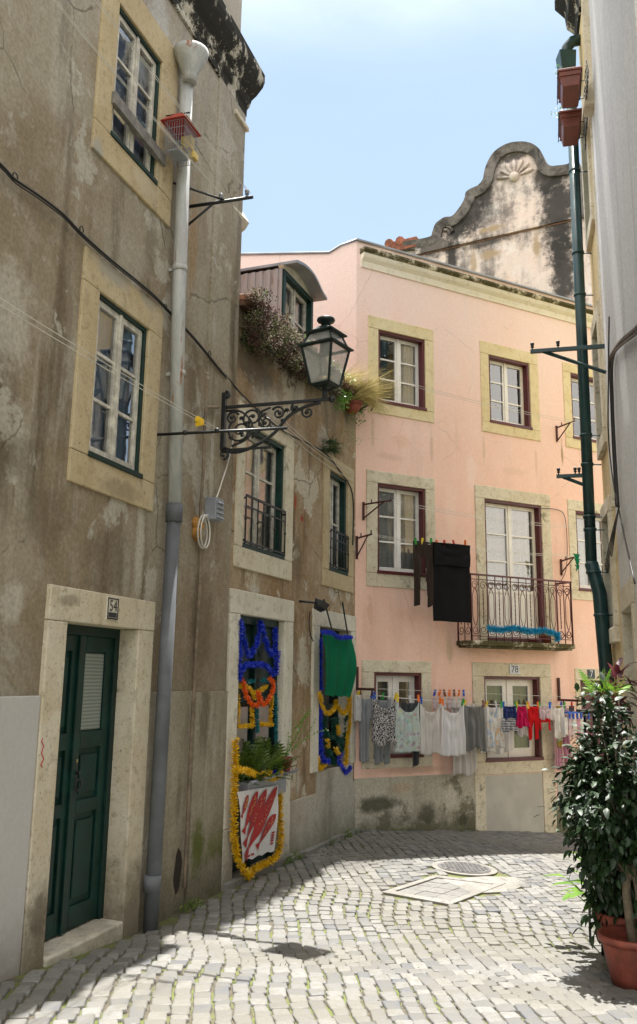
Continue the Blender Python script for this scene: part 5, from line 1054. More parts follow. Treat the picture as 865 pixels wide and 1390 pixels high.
bk2 = fold_bracket((484, 731), (505, 725), (484, 757), 'lower of the two rusty brackets left of the middle window of the pink house', .36)
bk3 = fold_bracket((761, 762), (786, 754), (761, 779), 'rusty bracket with a green ribbon right of the balcony', .36)
bk4 = fold_bracket((755, 581), (781, 571), (757, 598), 'rusty bracket beside the top right window of the pink house', .36)
def plain_line(a, b, lab, sag=.03, m='wire', r=.0028, n_=2, gr='clothes lines on the pink house', de=.03):
    mb = MB()
    for k in range(n_):
        p = np.array(WP(*a)); q = np.array(WP(*b)); mb.tube([tuple(p+(q-p)*s_-np.array([0, 0, sag*math.sin(math.pi*s_)+de*k])) for s_ in np.linspace(0, 1, 16)], r, 5)
    return solo('clothes_line', lab, 'clothes line', mb, MT[m], WP(*a), gr)
plain_line(bk1[1], (bk3[0][0], .45, bk1[1][2]-.02), 'thin line crossing above the balcony door of the pink house', .05)
plain_line(bk4[1], (.6, .36, bk4[1][2]+.06), 'thin high line crossing between the top windows of the pink house', .04, n_=2)
L2a, L2b = bk2[1], bk3[1]
plain_line(L2a, L2b, 'line carrying the brown trousers and the black cloth', .05, de=.02)
mb = MB(WP); q = bk3[1]
for k in range(7): mb.poly([(q[0]-.08+random.uniform(-.03, .03), q[1], q[2]+.02-k*.03), (q[0]-.02+random.uniform(-.03, .03), q[1]+.02, q[2]+.01-k*.03), (q[0]-.05+random.uniform(-.03, .03), q[1]+.01, q[2]-.05-k*.03)])
solo('green_ribbon', 'torn green ribbon hanging on the bracket right of the balcony', 'ribbon', mb, MT['c_green'], WP(*q), fixn=False)
mb = MB(WP); mb.tube(smooth(wpts(WP, [(735, 690), (757, 692), (767, 702), (770, 740), (768, 775), (757, 795)], .03), 5), .005, 6); solo('cable', 'thin black cable looping from the balcony door to the bracket beside it', 'cable', mb, MT['bwire'], WP(3.1, .03, 3.9))
# rack arms of the ground floor lines
def rack(pt, px1, lab):
    u_, z_ = WP.hit(*pt, .0); t = thing('line_rack', lab, 'bracket', WP.p(u_, 0, z_), 'iron racks of the ground floor line'); mb = MB(WP); zz = WP.hit(pt[0], pt[1]+30, 0)[1]
    mb.box(u_-.015, u_+.015, 0, .03, zz, z_); mb.box(u_-.014, u_+.014, .0, .40, zz-.014, zz+.014); build('arm', mb, MT['rust'], t, bevel=.003)
    mb = MB(WP)
    for o_ in (.09, .34): mb.tube([(u_, o_, zz-.012), (u_, o_, zz-.05)], .009, 6); mb.ball(WP.p(u_, o_, zz-.055), .016)
    build('hook', mb, MT['rust'], t); return u_, zz-.06
ra = rack((484, 905), None, 'dark red iron rack at the left end of the laundry line'); rb = rack((757, 920), None, 'dark red iron rack at the right end of the laundry line')
lz_ = lambda u_, o_: ra[1]+(rb[1]-ra[1])*(u_-ra[0])/(rb[0]-ra[0])-.045*math.sin(math.pi*(u_-ra[0])/(rb[0]-ra[0]))
for o_, lab in ((.34, 'front laundry line with the washing in front of the pink house'), (.09, 'rear laundry line close to the pink wall')):
    mb = MB(WP); mb.tube([(u_, o_, lz_(u_, o_)) for u_ in np.linspace(ra[0], rb[0], 24)], .003, 5); solo('clothes_line', lab, 'clothes line', mb, MT['wire'], WP.p(ra[0], o_, ra[1]), 'clothes lines on the pink house')
mb = MB(WP); e0, e1 = WP.hit(488, 937, .2), WP.hit(770, 944, .2); mb.tube([(ra[0], .2, ra[1]+.07), (rb[0], .2, rb[1]+.10)], .0025, 5); solo('clothes_line', 'upper empty line just above the laundry', 'clothes line', mb, MT['wire'], WP.p(ra[0], .2, ra[1]), 'clothes lines on the pink house')
PEG = {}
for nm, c in dict(orange=(.85, .18, .01), yellow=(.8, .6, .02), blue=(.01, .10, .55), green=(.02, .35, .06), red=(.6, .02, .02), white=(.7, .7, .7), brown=(.2, .06, .03)).items(): PEG[nm] = plain('peg_'+nm, c, .4, .1, 20, 0)
peg_proto = {}
def peg(col, P_, what):
    if col not in peg_proto:
        mb = MB(); mb.hexa([(-.006, -.011, -.03), (.006, -.011, -.03), (.006, -.003, -.03), (-.006, -.003, -.03), (-.006, -.006, .035), (.006, -.006, .035), (.006, -.001, .035), (-.006, -.001, .035)])
        mb.hexa([(-.006, .003, -.03), (.006, .003, -.03), (.006, .011, -.03), (-.006, .011, -.03), (-.006, .001, .035), (.006, .001, .035), (.006, .012, .035), (-.006, .012, .035)]); mb.tube([(-.008, 0, .004), (.008, 0, .004)], .005, 6)
        o = build('clothes_peg', mb, PEG[col]); peg_proto[col] = o
    else: o = peg_proto[col].copy(); COL.objects.link(o)
    o.location = tuple(float(q) for q in P_); o.rotation_euler = (random.uniform(-.2, .2), random.uniform(-.3, .3), -WP_AZ+random.uniform(-.4, .4)); o.scale = (1.25, 1.25, 1.25)
    tag(o, col+' clothes peg '+what, 'clothes peg', 'clothes pegs'); return o
WP_AZ = 1.0662
def garment(name, lab, cat, x0, x1, ytop, ybot, o, m, w=None, cut=None, sagt=.04, folds=3, fa=.022, hem=.01, ztop=None, pegs=None, pw=None, seed=0, nx=34, ny=34, parts=None, hang=None):
    rnd = random.Random(seed*17+int(x0)); u0 = WP.hit(x0, ytop, o)[0]; u1 = WP.hit(x1, ytop, o)[0]; uc, hw = (u0+u1)/2, (u1-u0)/2; zt = (lz_(uc, o)-.005) if ztop is None else WP.hit((x0+x1)/2, ytop, o)[1]; zb = WP.hit((x0+x1)/2, ybot, o)[1]; H = zt-zb
    w = w or (lambda v: 1.); ph = rnd.random()*6; ph2 = rnd.random()*6
    mb = MB(WP); idx = {}
    def P_(s_, v):
        x = (s_*2-1); W_ = w(v); u_ = uc+x*hw*W_; sg = sagt*(1-abs(x)**2.6)*(1-v)**1.4
        amp = fa*(.5+.5*min(1, v*2)); o_ = o+amp*math.sin(folds*math.pi*x+ph+.8*v)+amp*.5*math.sin(folds*2.3*math.pi*x+ph2-1.5*v)+.010*math.sin(9*v+3*x+ph)*.4
        z_ = zt-sg-H*v*(1+(.015 if name != 'blanket' else .002)*math.sin(5*x+ph))-hem*v*math.sin(4.2*x+ph2)
        # a U shaped drape pattern hanging from the two pegs
        o_ += .012*math.sin((v-.35*(1-x*x))*16)*(1-v)*(1-x*x)
        return (u_, o_, z_)
    for j in range(ny):
        for i in range(nx):
            sm, vm = (i+.5)/nx, (j+.5)/ny
            if cut and cut(sm*2-1, vm): continue
            q = []
            for (a, b) in ((i, j), (i+1, j), (i+1, j+1), (i, j+1)):
                if (a, b) not in idx: idx[(a, b)] = mb.V(*P_(a/nx, b/ny))
                q.append(idx[(a, b)])
            mb.F(q, True)
    ob = solo(name, lab, cat, mb, MT[m], WP.p(uc, o, zt), 'washing on the line', fixn=False)
    sd = ob.modifiers.new('thickness', 'SOLIDIFY'); sd.thickness = .003
    for k, c in enumerate(pegs or ()):
        x = (-.88+1.76*k/(len(pegs)-1)) if len(pegs) > 1 else 0
        peg(c, WP.p(uc+x*hw, o, zt+.006), 'holding the '+pw+(' at its left' if k == 0 and len(pegs) > 1 else ' at its right' if k == len(pegs)-1 and len(pegs) > 1 else ''))
    return ob
legs = lambda g, s=.0, t0=.32: (lambda x, v: v > t0 and abs(x-s) < g*(v-t0)/(1-t0)+.04)
arch = lambda x, v: v > .84 and abs(x) < .34 and ((x/.34)**2+((1-v)/.16)**2) < 1
F, K_ = .34, .09
tank = lambda v: .96+.1*v
# rear line
garment('pyjamas', 'long pale grey pyjamas with short sleeves at the left end of the laundry line', 'pyjamas', 485, 506, 944, 1034, K_, 'c_grey', w=lambda v: 1.05-.25*v, cut=lambda x, v: (v > .36 and x < -.75) or (v > .36 and x > .55), pegs=('yellow', 'blue'), pw='grey pyjamas', seed=1)
garment('vest', 'white sleeve of a shirt hanging at the far left end of the line', 'shirt', 481.5, 490, 946, 978, .12, 'c_white', seed=2, sagt=.01)
garment('trousers', 'mid grey trousers whose legs show below the black and white printed top', 'trousers', 508, 531, 948, 1036, K_, 'c_grey', cut=lambda x, v: (v > .4 and abs(x-.15) < .14), w=lambda v: 1-.1*v, seed=3, pegs=('green',), pw='grey trousers')
garment('leggings', 'dark grey leggings behind the pastel floral top', 'leggings', 545, 568, 950, 1040, K_, 'c_dgrey', cut=lambda x, v: v > .45 and x < .3, seed=5, pegs=('white',), pw='dark leggings')
garment('undershirt', 'white undershirt hanging lowest between the white top and the grey shorts', 'undershirt', 612, 643, 955, 1052, K_, 'c_cream', sagt=.02, hem=.02, seed=6, pegs=('white',), pw='lowest white undershirt')
garment('cloth_wipe', 'white cloth with a curved hem behind the printed shirt', 'cloth', 652, 694, 956, 1022, K_, 'c_white', hem=.02, seed=7, pegs=('white',), pw='white cloth behind the printed shirt')
garment('vest', 'small white vest behind the magenta dress', 'vest', 700, 716, 955, 999, K_, 'c_white', seed=8)
garment('pyjama_trousers', 'long mauve pink trousers at the right end of the line beside the plant', 'trousers', 752, 771, 952, 1044, K_+.02, 'c_pink', cut=lambda x, v: v > .5 and abs(x-.1) < .06, w=lambda v: .7+.4*v, seed=9, pegs=('blue',), pw='mauve trousers')
garment('tights', 'thin yellow tights hanging beside the white baby suit', 'tights', 755, 761, 955, 1014, .15, 'c_yel', seed=10, sagt=.0, fa=.008)
garment('shirt', 'pale pink shirt hanging furthest right over the mauve trousers', 'shirt', 764, 776, 945, 990, .14, 'c_lav', seed=11)
# front line
garment('tank_top', 'black and white printed tank top, second garment from the left on the front line', 'top', 506, 539, 947, 1010, F, 'c_leopard', w=lambda v: .92+.12*v, sagt=.13, hem=.03, pegs=('blue', 'yellow'), pw='black and white printed top', seed=12)
garment('tank_top', 'pastel floral tank top on the front line', 'top', 538, 570, 950, 1021, F, 'c_floral', w=tank, sagt=.15, pegs=('yellow', 'orange'), pw='floral top', seed=13)
garment('tank_top', 'cream white tank top between the floral top and the bright white top', 'top', 570, 599, 953, 1024, F, 'c_cream', w=tank, sagt=.13, pegs=('blue', 'orange'), pw='cream top', seed=14)
garment('tank_top', 'bright white tank top just left of the grey shorts', 'top', 599, 630, 955, 1026, F, 'c_white', w=tank, sagt=.12, pegs=('orange', 'green'), pw='bright white top', seed=15)
garment('shorts', 'mid grey shorts with an arched hem in the middle of the line', 'shorts', 629, 658, 956, 1021, F, 'c_mgrey', w=lambda v: .98+.06*v, cut=arch, sagt=.03, pegs=('yellow', 'brown'), pw='grey shorts', seed=16)
garment('tshirt', 'white shirt with a coloured print right of the grey shorts', 'shirt', 659, 682, 955, 1014, F, 'c_printed', w=lambda v: .95+.05*v, sagt=.03, pegs=('yellow', 'green'), pw='printed shirt', seed=17)
dr_ = garment('dress', 'small navy dress with white striped skirt on the line', 'dress', 682, 701, 954, 975, F, 'c_navy', w=lambda v: .85+.1*v, sagt=.01, pegs=('blue', 'green'), pw='navy dress', seed=18)
sk_ = garment('skirt', 'navy and white striped skirt part of the small dress on the line', 'dress', 681, 702, 975, 993, F+.004, 'c_stripe', w=lambda v: .95+.1*v, sagt=.0, ztop=1, seed=18)
sk_.parent = dr_; sk_.location = sk_.location-dr_.location; del sk_['category']; del sk_['group']
garment('dress', 'small magenta dress left of the red leggings on the line', 'dress', 700, 717, 953, 987, F, 'c_magenta', w=lambda v: .7+.45*v, sagt=.01, pegs=('yellow', 'yellow'), pw='magenta dress', seed=19)
garment('leggings', 'small red leggings on the line', 'leggings', 716, 731, 952, 1003, F, 'c_red', w=lambda v: 1-.1*v, cut=legs(.35, 0, .45), sagt=.01, fa=.008, pegs=('orange', 'orange'), pw='red leggings', seed=20)
garment('baby_shirt', 'small white top above a red trim right of the red leggings', 'top', 731, 747, 952, 976, F, 'c_lav', sagt=.01, pegs=('green', 'blue'), pw='small white baby top', seed=21)
garment('baby_bib', 'red strap of a baby garment hanging under the small white top', 'bib', 732, 747, 974, 992, F-.02, 'c_red', cut=lambda x, v: (abs(x) < .62 and v > .35) or (v > .35 and v < .1), sagt=.0, ztop=1, seed=22, fa=.006)
garment('baby_suit', 'white baby suit with spread sleeves near the right end of the line', 'baby suit', 745, 767, 952, 1002, F-.02, 'c_white', w=lambda v: .75+.3*v, cut=lambda x, v: v > .45 and (x < -.6 or abs(x-.1) < .12 and v > .8), sagt=.03, pegs=('blue', 'green'), pw='white baby suit', seed=23)
garment('sock', 'grey sock pegged at the far right end of the front line', 'sock', 772, 779, 944, 966, F, 'c_dgrey', sagt=0, pegs=('red',), pw='grey sock', seed=24, fa=.006)
# small peg dryer with white socks behind
t0u, t0z = WP.hit(612, 945, .12)
cols = ('blue', 'orange', 'brown', 'orange', 'brown', 'orange', 'blue')
mb = MB(WP); uA, uB_ = WP.hit(588, 943, .12)[0], WP.hit(634, 943, .12)[0]; mb.tube([(uA, .12, t0z+.0), (uB_, .12, t0z)], .004, 6); solo('sock_dryer', 'thin rod with upright pegs above the cream and white tops', 'dryer', mb, MT['wire'], WP.p(uA, .12, t0z))
for k in range(7):
    u_ = uA+(uB_-uA)*(k+.3)/7; P_ = WP.p(u_, .12, t0z+.035); o = peg(cols[k], P_, 'standing on the thin rod above the white tops, number %d from the left' % (k+1)) if False else peg(cols[k], P_, ('standing on the thin rod above the white tops, ' + ('leftmost', 'second from left', 'third from left', 'middle one', 'third from right', 'second from right', 'rightmost')[k]))
    x_ = 588+46*(k+.3)/7
    garment('sock', 'small white sock on the thin rod, '+('leftmost', 'second from left', 'third from left', 'middle one', 'third from right', 'second from right', 'rightmost')[k], 'sock', x_-2.4, x_+2.4, 947, 962, .115, 'c_white' if k % 3 else 'c_lav', sagt=0, fa=.004, ztop=1, seed=30+k, nx=5, ny=8)
# blue clip hanger at the right end
t = thing('peg_hanger', 'blue plastic clip hanger with small white items at the right end of the laundry', 'hanger', WP.p(3.2, .3, 1.55)); hz = WP.hit(780, 968, .30)[1]; ha, hb_ = WP.hit(765, 968, .3)[0], WP.hit(796, 968, .3)[0]
mb = MB(WP); mb.box(ha, hb_, .22, .38, hz, hz+.02)
for k in range(6):
    u_ = ha+(hb_-ha)*(k+.5)/6; mb.box(u_-.008, u_+.008, .36, .385, hz-.07, hz)
build('frame', mb, PEG['blue'], t)
for k in range(5):
    x_ = 768+5.6*k; garment('sock', 'small white item clipped to the blue hanger, '+('leftmost', 'second from left', 'middle one', 'second from right', 'rightmost')[k], 'sock', x_-2.2, x_+2.4, 974, 998+3*(k % 2), .37, ('c_white', 'c_lav', 'c_white', 'c_pink', 'c_white')[k], sagt=0, fa=.006, ztop=1, seed=50+k, nx=5, ny=8)
# upper floor washing
oo = .36
def gz(x, y): return WP.hit(x, y, oo)
garment('trousers', 'dark brown knitted trousers hanging beside the black cloth on the upper line', 'trousers', 560, 587, 735, 822, oo, 'c_brown', ztop=1, w=lambda v: 1-.05*v, cut=lambda x, v: v > .24 and abs(x-.05) < .16+.3*(v-.24), sagt=.0, fa=.012, seed=60)
for x_, c in ((564, 'green'), (573, 'yellow'), (585, 'green')): u_, z_ = gz(x_, 735); peg(c, WP.p(u_, oo, z_), 'holding the dark brown trousers, '+{564: 'left one', 573: 'middle one', 585: 'right one'}[x_])
bl_ = garment('blanket', 'large flat black cloth folded over the upper line left of the balcony', 'cloth', 587, 637, 738, 844, oo+.01, 'c_black', ztop=1, sagt=.0, fa=.006, folds=1, hem=.0, seed=61)
fl_ = garment('blanket', 'folded over front flap of the black cloth on the upper line', 'cloth', 589, 638, 738, 768, oo+.035, 'c_black', ztop=1, sagt=.0, fa=.003, folds=1, hem=.004, seed=62)
fl_.name = 'folded_flap'; fl_.parent = bl_; fl_.location = fl_.location-bl_.location; del fl_['category']; del fl_['group']; fl_['label'] = 'folded over front flap'
for x_, c, w_ in ((591, 'orange', 'left'), (602, 'red', 'second'), (615, 'red', 'third'), (630, 'orange', 'right')): u_, z_ = gz(x_, 738); peg(c, WP.p(u_, oo+.02, z_), 'holding the black cloth, '+w_+' one')
# tinsel on the balcony
garland('bright blue tinsel garland tied along the foot of the balcony railing', 't_cyan', [[(662, 852), (680, 855), (700, 853), (720, 857), (740, 856), (758, 862)], [(757, 860), (757, 870)]], BO+.03, .06, W=WP, dens=1100, gr=None)
mb = MB(WP); u_, z_ = WP.hit(742, 866, .15); c = WP.p(u_, .14, bz); mb = MB(); mb.lathe(c, [(.05, 0), (.07, .09), (.075, .1)], 14); t = thing('flower_pot', 'small pot with dry plant on the balcony floor', 'flower pot', c); build('pot', mb, MT['terra'], t)
mb = MB(); blades(mb, c+np.array([0, 0, .1]), 60, .16, (0, 0, 1), .6, .003); build('plant', mb, MT['dry'], t, fixn=False)
# ------------------------------------------------------------------ right side: pipe, arms, planters, cables
def at_y(px_, py_, Y):
    d = ray(px_, py_); t = (Y-CP[1])/d[1]; return CP+d*t
YP = 9.95
ptop = at_y(775, 115, YP); pmid = at_y(803, 765, YP); pbend = at_y(814, 805, YP); plow = at_y(826, 945, YP); pz = zg(plow[0], plow[1])
pg = plow+(plow-pbend)*((plow[2]-pz)/(pbend[2]-plow[2]))
t = thing('drainpipe', 'tall dark green rain pipe with a square hopper on the yellow house', 'drainpipe', (pg[0], pg[1], pz))
mb = MB(); mb.tube([tuple(ptop), tuple(pmid)], .062, 16); build('upper_pipe', mb, MT['pipegreen'], t); mb = MB(); mb.tube([tuple(pmid+(pmid-ptop)*-.004), tuple(pmid), tuple(pbend), tuple(pg)], .074, 16, rr=[.062, .074, .076, .07]); build('lower_pipe', mb, MT['pipegreen'], t)
hc = at_y(769, 92, YP); mb = MB(lambda a, b, c: hc+np.array([a, b, c])); h_ = .2; mb.hexa([(-.07, -.07, -h_), (.09, -.07, -h_), (.09, .09, -h_), (-.07, .09, -h_), (-.10, -.09, h_), (.11, -.09, h_), (.11, .11, h_), (-.10, .11, h_)]); build('hopper', mb, MT['pipegreen'], t, bevel=.006)
mb = MB(); e = at_y(772, 62, YP); mb.tube([tuple(hc+np.array([0, 0, .15])), tuple(e+np.array([-.02, 0, -.03])), tuple(e+np.array([.05, 0, .06])), tuple(e+np.array([.2, 0, .10]))], .07, 12); build('outlet', mb, MT['pipegreen'], t)
mb = MB()
for yy in (245, 362, 420, 606, 643, 708, 724, 777, 835):
    s_ = (yy-115)/(765-115); p = ptop+(pmid-ptop)*s_ if s_ < 1 else at_y(814+(yy-805)*.085, yy, YP)
    if yy > 765: p = at_y(806 if yy < 800 else 816.5, yy, YP)
    mb.tube([tuple(p+np.array([0, 0, -.014])), tuple(p+np.array([0, 0, .014]))], .072 if yy < 765 else .084, 16); mb.tube([tuple(p), tuple(p+np.array([.16, 0, 0]))], .008, 5)
build('clamp', mb, MT['pipegreen'], t)
def wall_arm(x0, y0, x1, y1, Y, brace, lab, posts, L_=None):
    a = at_y(x1, y1, Y); b = a-np.array([a[0]-at_y(x0, y0, Y)[0], 0, 0]); nR = WR.n; Lh = at_y(x1, y1, Y)[0]-at_y(x0, y0, Y)[0]; b = a+nR*Lh*1.0; t = thing('line_bracket', lab, 'bracket', a, 'clothes line brackets')
    mb = MB(); fr = lambda s_, o_, c: a+(b-a)*s_+WR.d*o_+np.array([0, 0, c]); mb.fr = fr; mb.box(0, 1, -.02, .02, -.02, .02); build('arm', mb, MT['pipegreen'], t, bevel=.002)
    mb = MB(fr); mb.tube([(brace, 0, -.01), (0.0, 0, -.38*Lh)], .02, 4); build('brace', mb, MT['pipegreen'], t)
    for s_ in posts:
        q = MB(); q.lathe(fr(s_, 0, .02), [(.008, 0), (.008, .02), (.02, .025), (.012, .04), (.02, .05), (.02, .07), (.008, .08)], 10); build('insulator', q, MT['iron'], t)
wall_arm(723, 478, 821, 470, 8.75, .82, 'large blue green iron bracket with two insulators crossing in front of the green rain pipe', (.62, .97))
wall_arm(757, 646, 800, 645, 9.95, .8, 'small blue green iron bracket with insulators at the middle of the green rain pipe', (.93, .3, .42))
# planters
for (cx, cy, Y, lab) in ((774, 122, 8.75, 'nearer and upper brown plastic window box high on the right wall'), (774.5, 176, 9.35, 'farther and lower brown plastic window box high on the right wall')):
    c = at_y(cx, cy, Y); fr = (lambda c: (lambda a, b, z_: c+WR.d*a+WR.n*b+np.array([0, 0, z_])))(c); t = thing('window_box', lab, 'planter', c-np.array([0, 0, .09]), 'brown window boxes')
    mb = MB(fr); l0, l1, d0, d1 = .20, .24, .085, .115; mb.hexa([(-l0, -d0, -.09), (l0, -d0, -.09), (l0, d0, -.09), (-l0, d0, -.09), (-l1, -d1, .07), (l1, -d1, .07), (l1, d1, .07), (-l1, d1, .07)])
    mb.box(-l1-.012, l1+.012, -d1-.012, d1+.012, .07, .10); mb.box(-l1-.002, l1+.002, -d1-.002, d1+.002, .015, .028); build('box', mb, MT['planter'], t, bevel=.008)
    mb = MB(fr)
    for a in (-.16, .16): mb.tube([(a, d1+.02, .06), (a, d1+.02, -.02), (a, -d1-.03, -.02), (a, -d1-.05, .12)], .005, 5)
    mb.tube([(-.3, d1+.018, .045), (.3, d1+.018, .045)], .005, 5)
    for a in np.linspace(-.3, .3, 8): mb.tube([(a, -d1-.05, .12), (a, -d1-.07, -.02), (a, -d1-.05, -.1)], .005, 5)
    build('wire_holder', mb, MT['iron'], t)
    mb = MB(); q = fr(-.1, .05, .10); twigplant(mb, q, 8, .16, .03, 5, tuple(WR.n*.6+np.array([0, 0, 1])), .5); build('plant', mb, MT['lleaf'], t, fixn=False)
# cables on the grey corner
VC = VR
def rpts(l, o=.04): return wpts(WR, l, o)
mb = MB(WR); mb.tube(smooth(rpts([(880, 425), (865, 445), (845, 462), (833, 478), (829, 490), (830, 520), (833, 600), (838, 688)]), 4), .018, 8); mb.tube(smooth(rpts([(880, 431), (862, 454), (842, 470), (833, 484), (831, 520), (835, 610), (840, 690)], .05), 4), .010, 6)
solo('power_cable', 'thick black cable bending down the corner of the grey house', 'cable', mb, MT['bwire'], WR.p(VR-1, 0, 4))
mb = MB(WR); mb.tube(smooth(rpts([(827, 430), (826, 520), (826, 590), (832, 650), (845, 715), (862, 792)], .05), 4), .007, 6)
solo('cable', 'thin black cable crossing the grey corner down to the stone doorway', 'cable', mb, MT['bwire'], WR.p(VR-1, 0, 3.5))
mb = MB(WR)
for k in range(4): mb.tube(smooth(rpts([(840, 690), (836-k, 715), (832-2*k, 745), (828-2.5*k, 765+k*4), (823-1.5*k, 785+k*2)], .05+.008*k), 4), .006, 6)
solo('cable_bundle', 'bundle of thin black cables hanging below the thick cable on the right corner', 'cables', mb, MT['bwire'], WR.p(VR-1, 0, 3))
# ------------------------------------------------------------------ potted plants at the right
def leaf(mb, p, d, L_, w_, up=Vector((0, 0, 1)), fold=.25, cup=.2):
    d = d.normalized(); s_ = d.cross(up); s_ = s_.normalized() if s_.length > 1e-4 else d.orthogonal().normalized(); n_ = s_.cross(d); i = len(mb.v)
    P_ = [p, p+d*L_*.35+s_*w_+n_*w_*fold, p+d*L_*.75+s_*w_*.7+n_*(w_*fold-L_*cup*.5), p+d*L_-n_*L_*cup, p+d*L_*.75-s_*w_*.7+n_*(w_*fold-L_*cup*.5), p+d*L_*.35-s_*w_+n_*w_*fold, p+d*L_*.4, p+d*L_*.75-n_*L_*cup*.5]
    mb.v += [tuple(q) for q in P_]
    for f in ((0, 1, 6), (1, 2, 7, 6), (2, 3, 7), (3, 4, 7), (4, 5, 6, 7), (5, 0, 6)): mb.F([i+k for k in f], True)
def ribbed_pot(c, r, h, m, t, name='pot'):
    mb = MB(); prof = [(r*.68, 0), (r*.74, h*.2), (r*.92, h*.82), (r*.92, h*.84), (r*1.04, h*.85), (r*1.06, h*.98), (r*1.0, h), (r*.9, h*.97), (r*.86, h*.86), (0.02, h*.85)]
    seg = 48; rings = []
    for k, (rr, z_) in enumerate(prof):
        rings.append([len(mb.v)+j for j in range(seg)])
        for j in range(seg):
            a = 2*math.pi*j/seg; q = rr*(1+(.018*math.cos(24*a) if k in (1, 2) else 0)); mb.v.append((c[0]+q*math.cos(a), c[1]+q*math.sin(a), c[2]+z_))
    for k in range(len(prof)-1):
        for j in range(seg): mb.F((rings[k][j], rings[k][(j+1) % seg], rings[k+1][(j+1) % seg], rings[k+1][j]), True)
    mb.F(rings[0][::-1]); mb.F(rings[-1]); return build(name, mb, m, t)
def shrub(c, centre, rad, n_, m, t, ls=(.035, .08), nm='foliage', br=40, seed=1, rise=0):
    rnd = random.Random(seed); mb = MB(); tw = MB(); clumps = []
    for k in range(br):
        while True:
            v = np.array([rnd.uniform(-1, 1) for _ in range(3)])
            if .35 < np.linalg.norm(v) < 1: break
        clumps.append(centre+v*rad*(1+.12*rnd.gauss(0, 1)))
        s0 = np.array([c[0], c[1], centre[2]-rad[2]*.75]); e = clumps[-1]; m_ = (s0+e)/2+np.array([0, 0, .06]); tw.tube([tuple(s0), tuple(m_), tuple(e)], .004, 4, rr=[.007, .005, .002])
    for k in range(n_):
        cl = clumps[k % br]; p = Vector(tuple(cl+np.array([rnd.gauss(0, .055), rnd.gauss(0, .055), rnd.gauss(0, .06)]))); out = Vector(tuple((np.array(p)-centre)/rad)); d = out*.8+Vector((rnd.gauss(0, .6), rnd.gauss(0, .6), rnd.gauss(-.45, .4)))
        if d.length < 1e-3: continue
        L_ = rnd.uniform(*ls); leaf(mb, p, d, L_, L_*.24, Vector((rnd.gauss(0, .25), rnd.gauss(0, .25), 1)), .2, rnd.uniform(.1, .35))
    build(nm, mb, m, t, fixn=False); build('twigs', tw, MT['bark'], t)
c1 = np.array([1.90, 5.78, 0]); c1[2] = zg(c1[0], c1[1])
t = thing('potted_ficus', 'tall dark leafy ficus in a ribbed terracotta pot at the right edge', 'potted tree', c1)
ribbed_pot(c1, .195, .28, MT['terra'], t)
mb = MB(); mb.tube([tuple(c1+np.array([0, 0, .2])), tuple(c1+np.array([-.02, .02, .5])), tuple(c1+np.array([.01, .0, .85]))], .026, 8, rr=[.034, .026, .024]); mb.tube([tuple(c1+np.array([.03, .0, .2])), tuple(c1+np.array([.035, -.02, .5])), tuple(c1+np.array([-.0, .02, .9]))], .016, 7); build('trunk', mb, MT['bark'], t)
ctr = np.array([1.90, 5.92, 0]); ctr[2] = .92; shrub(c1, ctr, np.array([.34, .33, .57]), 7000, MT['ficus'], t, br=92, seed=4)
c2 = np.array([2.00, 6.2, 0]); c2[2] = zg(c2[0], c2[1])
t = thing('potted_plant', 'second potted plant with broad dark leaves standing just behind the ficus', 'potted plant', c2); ribbed_pot(c2, .185, .34, MT['terra'], t)
shrub(c2, c2+np.array([.02, 0, .50]), np.array([.24, .24, .26]), 700, MT['ficus'], t, ls=(.07, .11), br=22, seed=6)
c3 = np.array([2.06, 6.62, 0]); c3[2] = zg(c3[0], c3[1])
t = thing('leafy_plant', 'low plant with large bright green leaves catching the sun beside the pots', 'potted plant', c3); ribbed_pot(c3, .12, .18, MT['terra'], t)
mb = MB(); rnd = random.Random(5)
for k in range(26):
    an = rnd.uniform(2.2, 4.2) if k % 3 else rnd.uniform(0, 6.28); el = rnd.uniform(.3, 1.1); st_ = Vector((math.cos(an)*math.cos(el), math.sin(an)*math.cos(el), math.sin(el))); p0_ = Vector(tuple(c3+np.array([0, 0, .17]))); p1_ = p0_+st_*rnd.uniform(.2, .36)+Vector((0, 0, .12)); mb.tube([tuple(p0_), tuple(p1_)], .004, 4); leaf(mb, p1_, st_+Vector((0, 0, -.35)), rnd.uniform(.12, .2), .038, Vector((0, 0, 1)), .15, .25)
build('foliage', mb, MT['lleaf'], t, fixn=False)
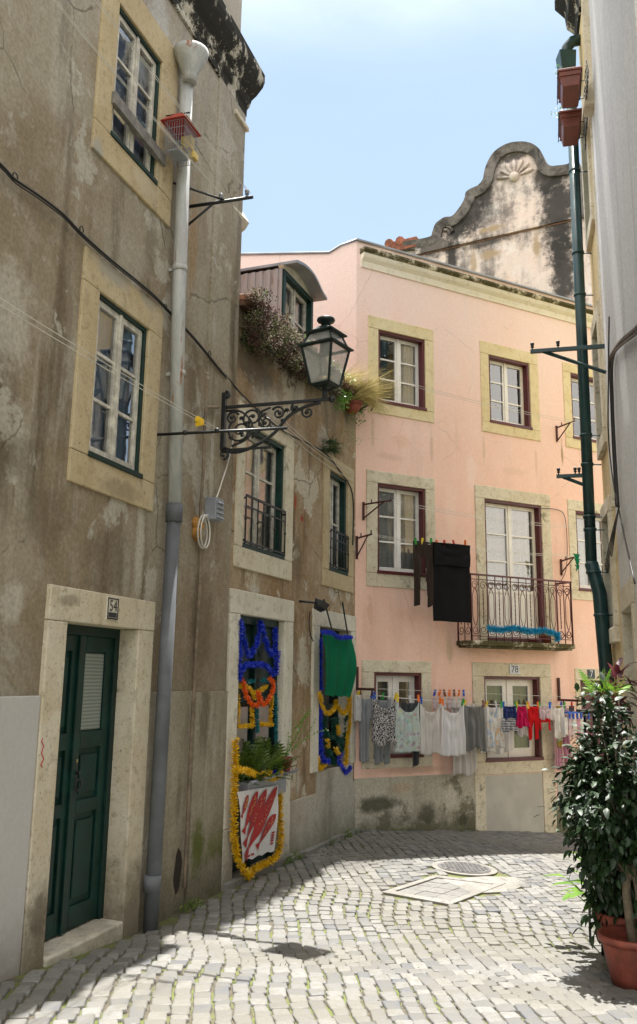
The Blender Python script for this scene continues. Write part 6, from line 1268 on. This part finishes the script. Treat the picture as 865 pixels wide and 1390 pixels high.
# slim iron stand carrying the top plants
cs_ = np.array([2.10, 6.75, 0]); zs_ = zg(cs_[0], cs_[1]); t = thing('plant_stand', 'slim black iron plant stand behind the ficus', 'plant stand', (cs_[0], cs_[1], zs_)); mb = MB()
for dx in (-.14, .14):
    for dy in (-.14, .14): mb.tube([(cs_[0]+dx, cs_[1]+dy, zs_), (cs_[0]+dx*.8, cs_[1]+dy*.8, 1.42)], .009, 6)
build('legs', mb, MT['iron'], t); mb = MB(); mb.box(cs_[0]-.16, cs_[0]+.16, cs_[1]-.16, cs_[1]+.16, 1.42, 1.44); build('shelf', mb, MT['iron'], t)
c4 = np.array([cs_[0], cs_[1], 1.442]); t = thing('bromeliad', 'spiky grey and yellow green plant in a pot above the ficus', 'potted plant', c4); ribbed_pot(c4, .10, .13, MT['terra'], t)
mb = MB(); fronds(mb, c4+np.array([0, 0, .1]), 9, .2, .9); blades(mb, c4+np.array([0, 0, .1]), 60, .26, (0, 0, .7), .7, .007, 1.0); build('foliage', mb, MT['lleaf'], t, fixn=False)
c5 = np.array([2.36, 7.2, 1.55]); mb = MB(); t = thing('burgundy_plant', 'burgundy leaved plant beside the doorway above the ficus', 'plant', (c5[0], c5[1], zg(c5[0], c5[1]))); 
q5 = np.array([c5[0], c5[1], zg(c5[0], c5[1])]); ribbed_pot(q5, .13, .2, MT['terra'], t); mb.tube([tuple(q5+np.array([0, 0, .15])), tuple(c5)], .012, 6); build('stem', mb, MT['bark'], t); mb = MB(); rnd = random.Random(9)
for k in range(70): v = Vector((rnd.gauss(0, 1), rnd.gauss(0, 1), rnd.gauss(.2, 1))).normalized(); leaf(mb, Vector(tuple(c5+np.array([0, 0, -.2+.4*rnd.random()])))+v*.06, v+Vector((0, 0, -.4)), rnd.uniform(.1, .17), .024)
build('foliage', mb, MT['redleaf'], t, fixn=False)
# weeds at the foot of the walls and in the joints
mb = MB(); rnd = random.Random(12)
for k in range(16):
    u_ = rnd.choice((.45, .55, 1.2, 1.45, 2.1, 2.5, 2.9, 3.2))+rnd.gauss(0, .06); W_ = WA if u_ < 1 else WB; p = W_.p(u_ if W_ is WA else u_-.0, .06+.03*rnd.random(), 0); p[2] = zg(p[0], p[1]); blades(mb, p, 18, .09, (0, 0, 1), .6, .003, 1.); clump(mb, p+np.array([0, 0, .02]), 16, .035, .02)
for k in range(8): p = WP.p(.2+1.6*rnd.random(), .05, 0); p[2] = zg(p[0], p[1]); blades(mb, p, 12, .06, (0, 0, 1), .6, .003, 1.)
for k in range(260):
    x, y = rnd.uniform(-1, 2.2), rnd.uniform(5, 10.3); xl = (-1.098+.3136*(y-6.586)) if y < 7.66 else (-.761+.387*(y-7.66))
    if x < xl+.1 or x > .55+.2586*y-.3: continue
    blades(mb, np.array([x, y, zg(x, y)-.01]), 3, .03, (0, 0, 1), .8, .003, 1.)
o = build('weeds', mb, MT['grassm'], fixn=False); o['kind'] = 'stuff'; o['label'] = 'small grass and weeds growing in the joints and at the foot of the walls'; o['category'] = 'weeds'
